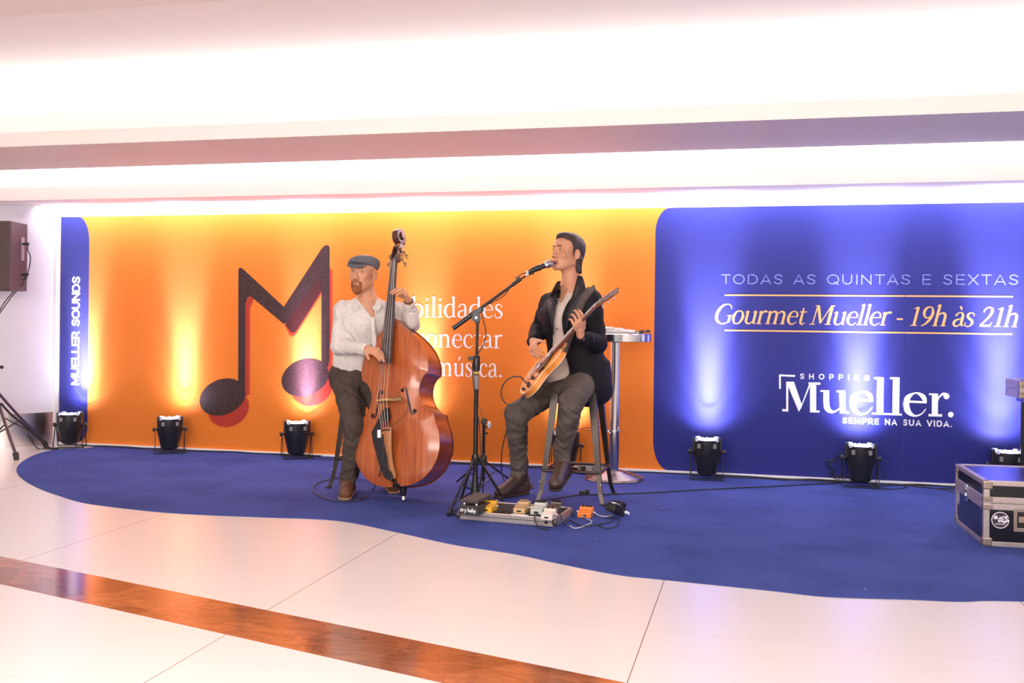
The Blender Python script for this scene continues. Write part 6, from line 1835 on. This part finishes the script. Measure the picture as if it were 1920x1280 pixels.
# ------------------------------------------------------------------ loudspeaker on its tripod, left edge
def speaker():
    f0 = FLc(31, 862, .0); ctr = np.array((L(-12, 700, 8.52)[0], 8.52, 0.))
    m_sp = mat('taupe_speaker_cloth', (.105, .070, .066), .8, bump=.3, bscale=500); m_cab = mat('dark_cabinet', (.060, .045, .062), .5, bump=.2, bscale=300)
    t = thing('speaker_stand', 'grey tripod speaker stand at the far left edge in front of the white column', 'speaker stand', c2w(ctr), A)
    zb = L(-10, 545, 8.52)[2]
    MB().cyl((0, 0, .10), (0, 0, .75), .019, n=14).build('lower_tube', m_std, t, smooth=True)
    MB().cyl((0, 0, .70), (0, 0, zb + .02), .0165, n=14).build('upper_tube', m_std, t, smooth=True)
    MB().lathe([(.03, 0), (.035, .02), (.035, .07), (.022, .09)], (0, 0, .50), n=16).build('leg_collar', m_blk, t, smooth=True)
    MB().lathe([(.028, 0), (.030, .05), (.020, .07)], (0, 0, .72), n=16).cyl((0, 0, .75), (.075, -.02, .75), .008, n=8).ball((.080, -.021, .75), .016, 10).build('height_clamp', m_blk, t, smooth=True)
    for f in (f0 - ctr, FLc(87, 839, 0) - ctr, np.array((-.55, .05, 0))):
        f = np.array((f[0], f[1], 0.)); u_ = nrm(f)
        l_ = MB().tube(spline([u_ * .03 + (0, 0, .545), f * .45 + (0, 0, .32), f + (0, 0, .025)], 5), .013, 8).build('leg', mat('grey_stand_tube', (.13, .105, .135), .3, metal=.7), t, smooth=True)
        MB().cyl(f * .955 + (0, 0, .055), f * 1.005 + (0, 0, .004), .024, .020, n=12).build('rubber_foot', m_rub, l_, smooth=True)
        MB().tube([(0, 0, .16), f * .52 + (0, 0, .28)], .007, 6).build('leg_strut', m_std, t, smooth=True)
    MB().lathe([(.024, 0), (.024, .05)], (0, 0, .14), n=14).build('hub', m_blk, t, smooth=True)
    s = thing('loudspeaker', 'taupe loudspeaker cabinet cut by the left edge, on the tripod stand', 'speaker', c2w(ctr + (0, 0, zb)), A)
    xr = L(37, 480, 8.52)[0] - ctr[0]; xe = L(20, 480, 8.36)[0] - ctr[0]; h = L(10, 415, 8.45)[2] - zb
    poly = [(-.42, -.16), (xe, -.16), (xr - .005, .02), (xr - .01, .16), (-.20, .26), (-.42, .10)]
    MB().prism(poly, 0, h).build('cabinet', m_cab, s, bevel=.012)
    MB().prism([(-.41, -.164), (xe - .006, -.164), (xe - .006, -.158), (-.41, -.158)], .012, h - .012).build('front_face', m_sp, s, bevel=.004)
    MB().box((xr - .004, .06, h * .62), (.006, .05, .20)).build('input_plate', mat('grey_plate', (.30, .30, .38), .4), s)
    for z in (h * .69, h * .24):
        MB().cyl((xr - .004, .05, z), (xr + .055, .045, z + .004), .010, n=10).build('plug', m_rub, s, smooth=True)
    e1 = ctr + np.array((xr + .05, .045, zb + h * .69)); e2 = ctr + np.array((xr + .05, .045, zb + h * .24))
    cable([e1, L(52, 468, 8.56), L(57, 482, 8.56), L(54, 505, 8.57), L(47, 520, 8.57), L(42, 535, 8.57), L(25, 552, 8.55), L(8, 575, 8.53), L(-4, 592, 8.52)], .0045, 'black cable looping from the speaker\'s upper socket down to its stand')
    cable([e2, L(51, 512, 8.57), L(50, 522, 8.57), L(42, 524, 8.57), L(36, 532, 8.56), L(22, 550, 8.54), L(6, 570, 8.52), L(-4, 590, 8.5)], .0045, 'short black cable hanging from the speaker\'s lower socket')
    cable([L(2, 756, 8.44), L(20, 776, 8.54), L(40, 792, 8.68), L(57, 808, 8.80), L(75, 824, 8.88)] + [FC(94, 840, .009), FC(108, 841, .009)], .009, 'thick bundled cable strapped along the speaker stand\'s right leg')
    cable([L(8, 783, 8.5), L(30, 795, 8.7), L(52, 806, 8.85), L(55, 820, 8.8)] + [FC(72, 841, .006), FC(88, 841, .006), FC(102, 842, .006)], .005, 'thin black cable sagging from the speaker stand to the first uplight')


speaker()

# ------------------------------------------------------------------ the round column
cc = (-7.12, 8.30); cr = .86
n_ = 96
cl_ = struct(MB().lathe([(cr - .012, 0), (cr - .012, 2.86)], (*cc, 0), n=n_).build('wall_left', mat('white_column_paint', (.66, .66, .73), .45, var=.01), smooth=True))
m_ss = mat('brushed_stainless', (.60, .55, .53), .22, metal=1., var=.12, vscale=3, stretch=(1, 1, .02))
struct(MB().lathe([(cr, .0), (cr, .300), (cr - .012, .302)], (*cc, 0), n=n_, cap=False).build('baseboard_left', m_ss, smooth=True))
struct(MB().lathe([(cr + .03, 2.185), (cr + .03, 2.215), (cr, 2.215)], (*cc, 0), n=n_, cap=False).build('trim_4', m_ceil_w, smooth=True))

# ------------------------------------------------------------------ cables along the wall and on the carpet
rs = random.Random(5)


def wall_run(pxa, pxb, n, r, lift, label, amp=.03, k0=0):
    pts = []
    m_ = max(4, int((pxb - pxa) / 38))
    for i in range(m_ + 1):
        px = pxa + (pxb - pxa) * i / m_; yb = 832 + .0455 * (px - 165) + 6
        q = w2c(FL(px, yb, 0)); w_ = np.array(c2w(q)); w_[1] = YW - .035 - lift - abs(rs.gauss(0, amp)); w_[2] = (CZ if px > 150 else 0) + r
        pts.append(w2c(w_))
    return cable(pts, r, label, group=None)


wall_run(150, 600, 0, .006, .02, 'black power cable lying along the plinth left of the bassist', .02)
wall_run(170, 420, 0, .004, .05, 'thinner black cable along the plinth under the left note', .02)
wall_run(700, 1100, 0, .006, .02, 'black cable along the plinth behind the microphone stands', .02)
wall_run(840, 1090, 0, .004, .06, 'second thin cable along the plinth behind the microphone stands', .03)
wall_run(1090, 1330, 0, .005, .03, 'black cable along the plinth behind the chrome table', .03)
wall_run(1330, 1600, 0, .006, .02, 'black cable along the plinth between the two blue-lit uplights', .03)
wall_run(1350, 1620, 0, .0045, .07, 'grey-black cable bowed out between the two blue-lit uplights', .04)
wall_run(1600, 1800, 0, .006, .02, 'black cable along the plinth towards the flight case', .03)
wall_run(1630, 1800, 0, .0045, .08, 'thin cable bowed out towards the flight case', .04)
cable([FC(x, y) for x, y in ((1010, 938), (1060, 931), (1092, 927), (1150, 926), (1240, 922), (1330, 917), (1430, 912), (1530, 907), (1575, 905))], .0045, 'long thin black cable running across the carpet towards the right-hand uplights')
# coil beside the logo uplight
cp = w2c(FL(1580, 903, CZ)); pts = []
for i in range(60):
    t = i / 59; a_ = t * 2 * pi * 3.2; r_ = .085 + .02 * sin(i * 1.7)
    pts.append(cp + np.array((r_ * cos(a_) * (1 + .2 * t), -.02 + .04 * sin(a_ * .5) + .05 * t, .02 + .09 + r_ * sin(a_))))
cable(pts, .0032, 'tangled thin cable coiled upright against the logo uplight\'s left side', k=2)
cable([w2c(FL(px, py, CZ)) + np.array((0, 0, z)) for px, py, z in ((1655, 905, .02), (1668, 903, .12), (1666, 902, .20), (1652, 902, .24), (1640, 903, .16))], .003, 'thin cable arching up on the logo uplight\'s right side')
cable([w2c(FL(px, py, CZ)) + np.array((0, 0, .006)) for px, py in ((1640, 908), (1680, 908), (1700, 913), (1680, 918), (1640, 915), (1700, 910), (1760, 918), (1795, 925))], .0035, 'loose cable on the carpet right of the logo uplight')
for i, (px, py, lb) in enumerate(((1778, 907, 'black connector lying by the plinth left of the flight case'), (1095, 927, 'black cable connector on the carpet under the guitarist\'s stool'))):
    q = c2w(FLc(px, py, CZ)); t = thing('connector', lb, 'connector', q, .4 * i + .3)
    MB().cyl((-.03, 0, .014), (.022, 0, .014), .014, n=12).build('plug_body', m_rub, t, smooth=True); MB().lathe([(.018, 0), (.018, .012)], (.022, 0, .018), (1, 0, 0), n=12).build('plug_collar', m_blk, t, smooth=True)
# power strip behind the stool
q = FLc(1114, 884, CZ); q = c2w(q); q.y = min(q.y, YW - .12)
ps = thing('power_strip', 'off-white power strip by the plinth behind the guitarist\'s stool', 'power strip', q, 0.)
MB().box((0, 0, .028), (.26, .05, .055)).build('body', mat('offwhite_plastic', (.50, .46, .42), .4), ps, bevel=.006)
for i in range(3): MB().lathe([(.019, 0), (.017, .003)], (-.08 + .08 * i, -.025, .028), (0, -1, 0), n=16).build('socket', mat('grey_socket', (.22, .2, .2), .5), ps)
MB().box((-.08, -.045, .028), (.034, .04, .034)).build('plug', m_rub, ps, bevel=.006)
q2 = w2c(q)
cable([q2 + (.05, -.05, .03), q2 + (.10, -.09, .006), q2 + (.02, -.13, .006), q2 + (-.08, -.12, .006), q2 + (-.12, -.06, .01)], .004, 'yellow cable curled in front of the power strip', mat('yellow_cable', (.55, .46, .05), .5))
for j in range(4):
    cable([q2 + (-.16 - .05 * j, -.04, .008), q2 + (-.05, -.10 - .03 * j, .008), q2 + (.06 + .04 * j, -.12 - .02 * j, .008), q2 + (.16 + .05 * j, -.08, .008), q2 + (.28, -.03 * j, .008)], .0042, ['uppermost', 'second', 'third', 'lowest'][j] + ' of the black cables bunched in front of the power strip', group='cables bunched in front of the power strip')
# the bass lead: from the tailpiece over the carpet and round the shoe
cable([L(719, 815, 6.30), L(718, 850, 6.33), L(714, 880, 6.40)] + [FC(x, y) for x, y in ((700, 917), (680, 934), (655, 940), (620, 937), (592, 925), (588, 912), (600, 903), (622, 898), (640, 893))], .0042, 'thin grey-black lead hanging from the double bass and looping round the bassist\'s shoe', mat('grey_lead', (.035, .035, .055), .5))
cable([L(952, 800, 6.98), L(944, 830, 7.02), L(940, 860, 7.05)] + [FC(x, y) for x, y in ((945, 900), (975, 912), (1000, 912), (985, 905), (960, 906), (975, 916), (1000, 914), (990, 900))] + [L(985, 880, 7.1)], .0042, 'black lead coiled on the carpet behind the guitarist\'s planted boot')
cable([L(903, 908, 6.50)] + [FC(x, y) for x, y in ((865, 935), (850, 945), (846, 958), (858, 966), (875, 968))], .0045, 'black lead sweeping round the left end of the pedalboard')
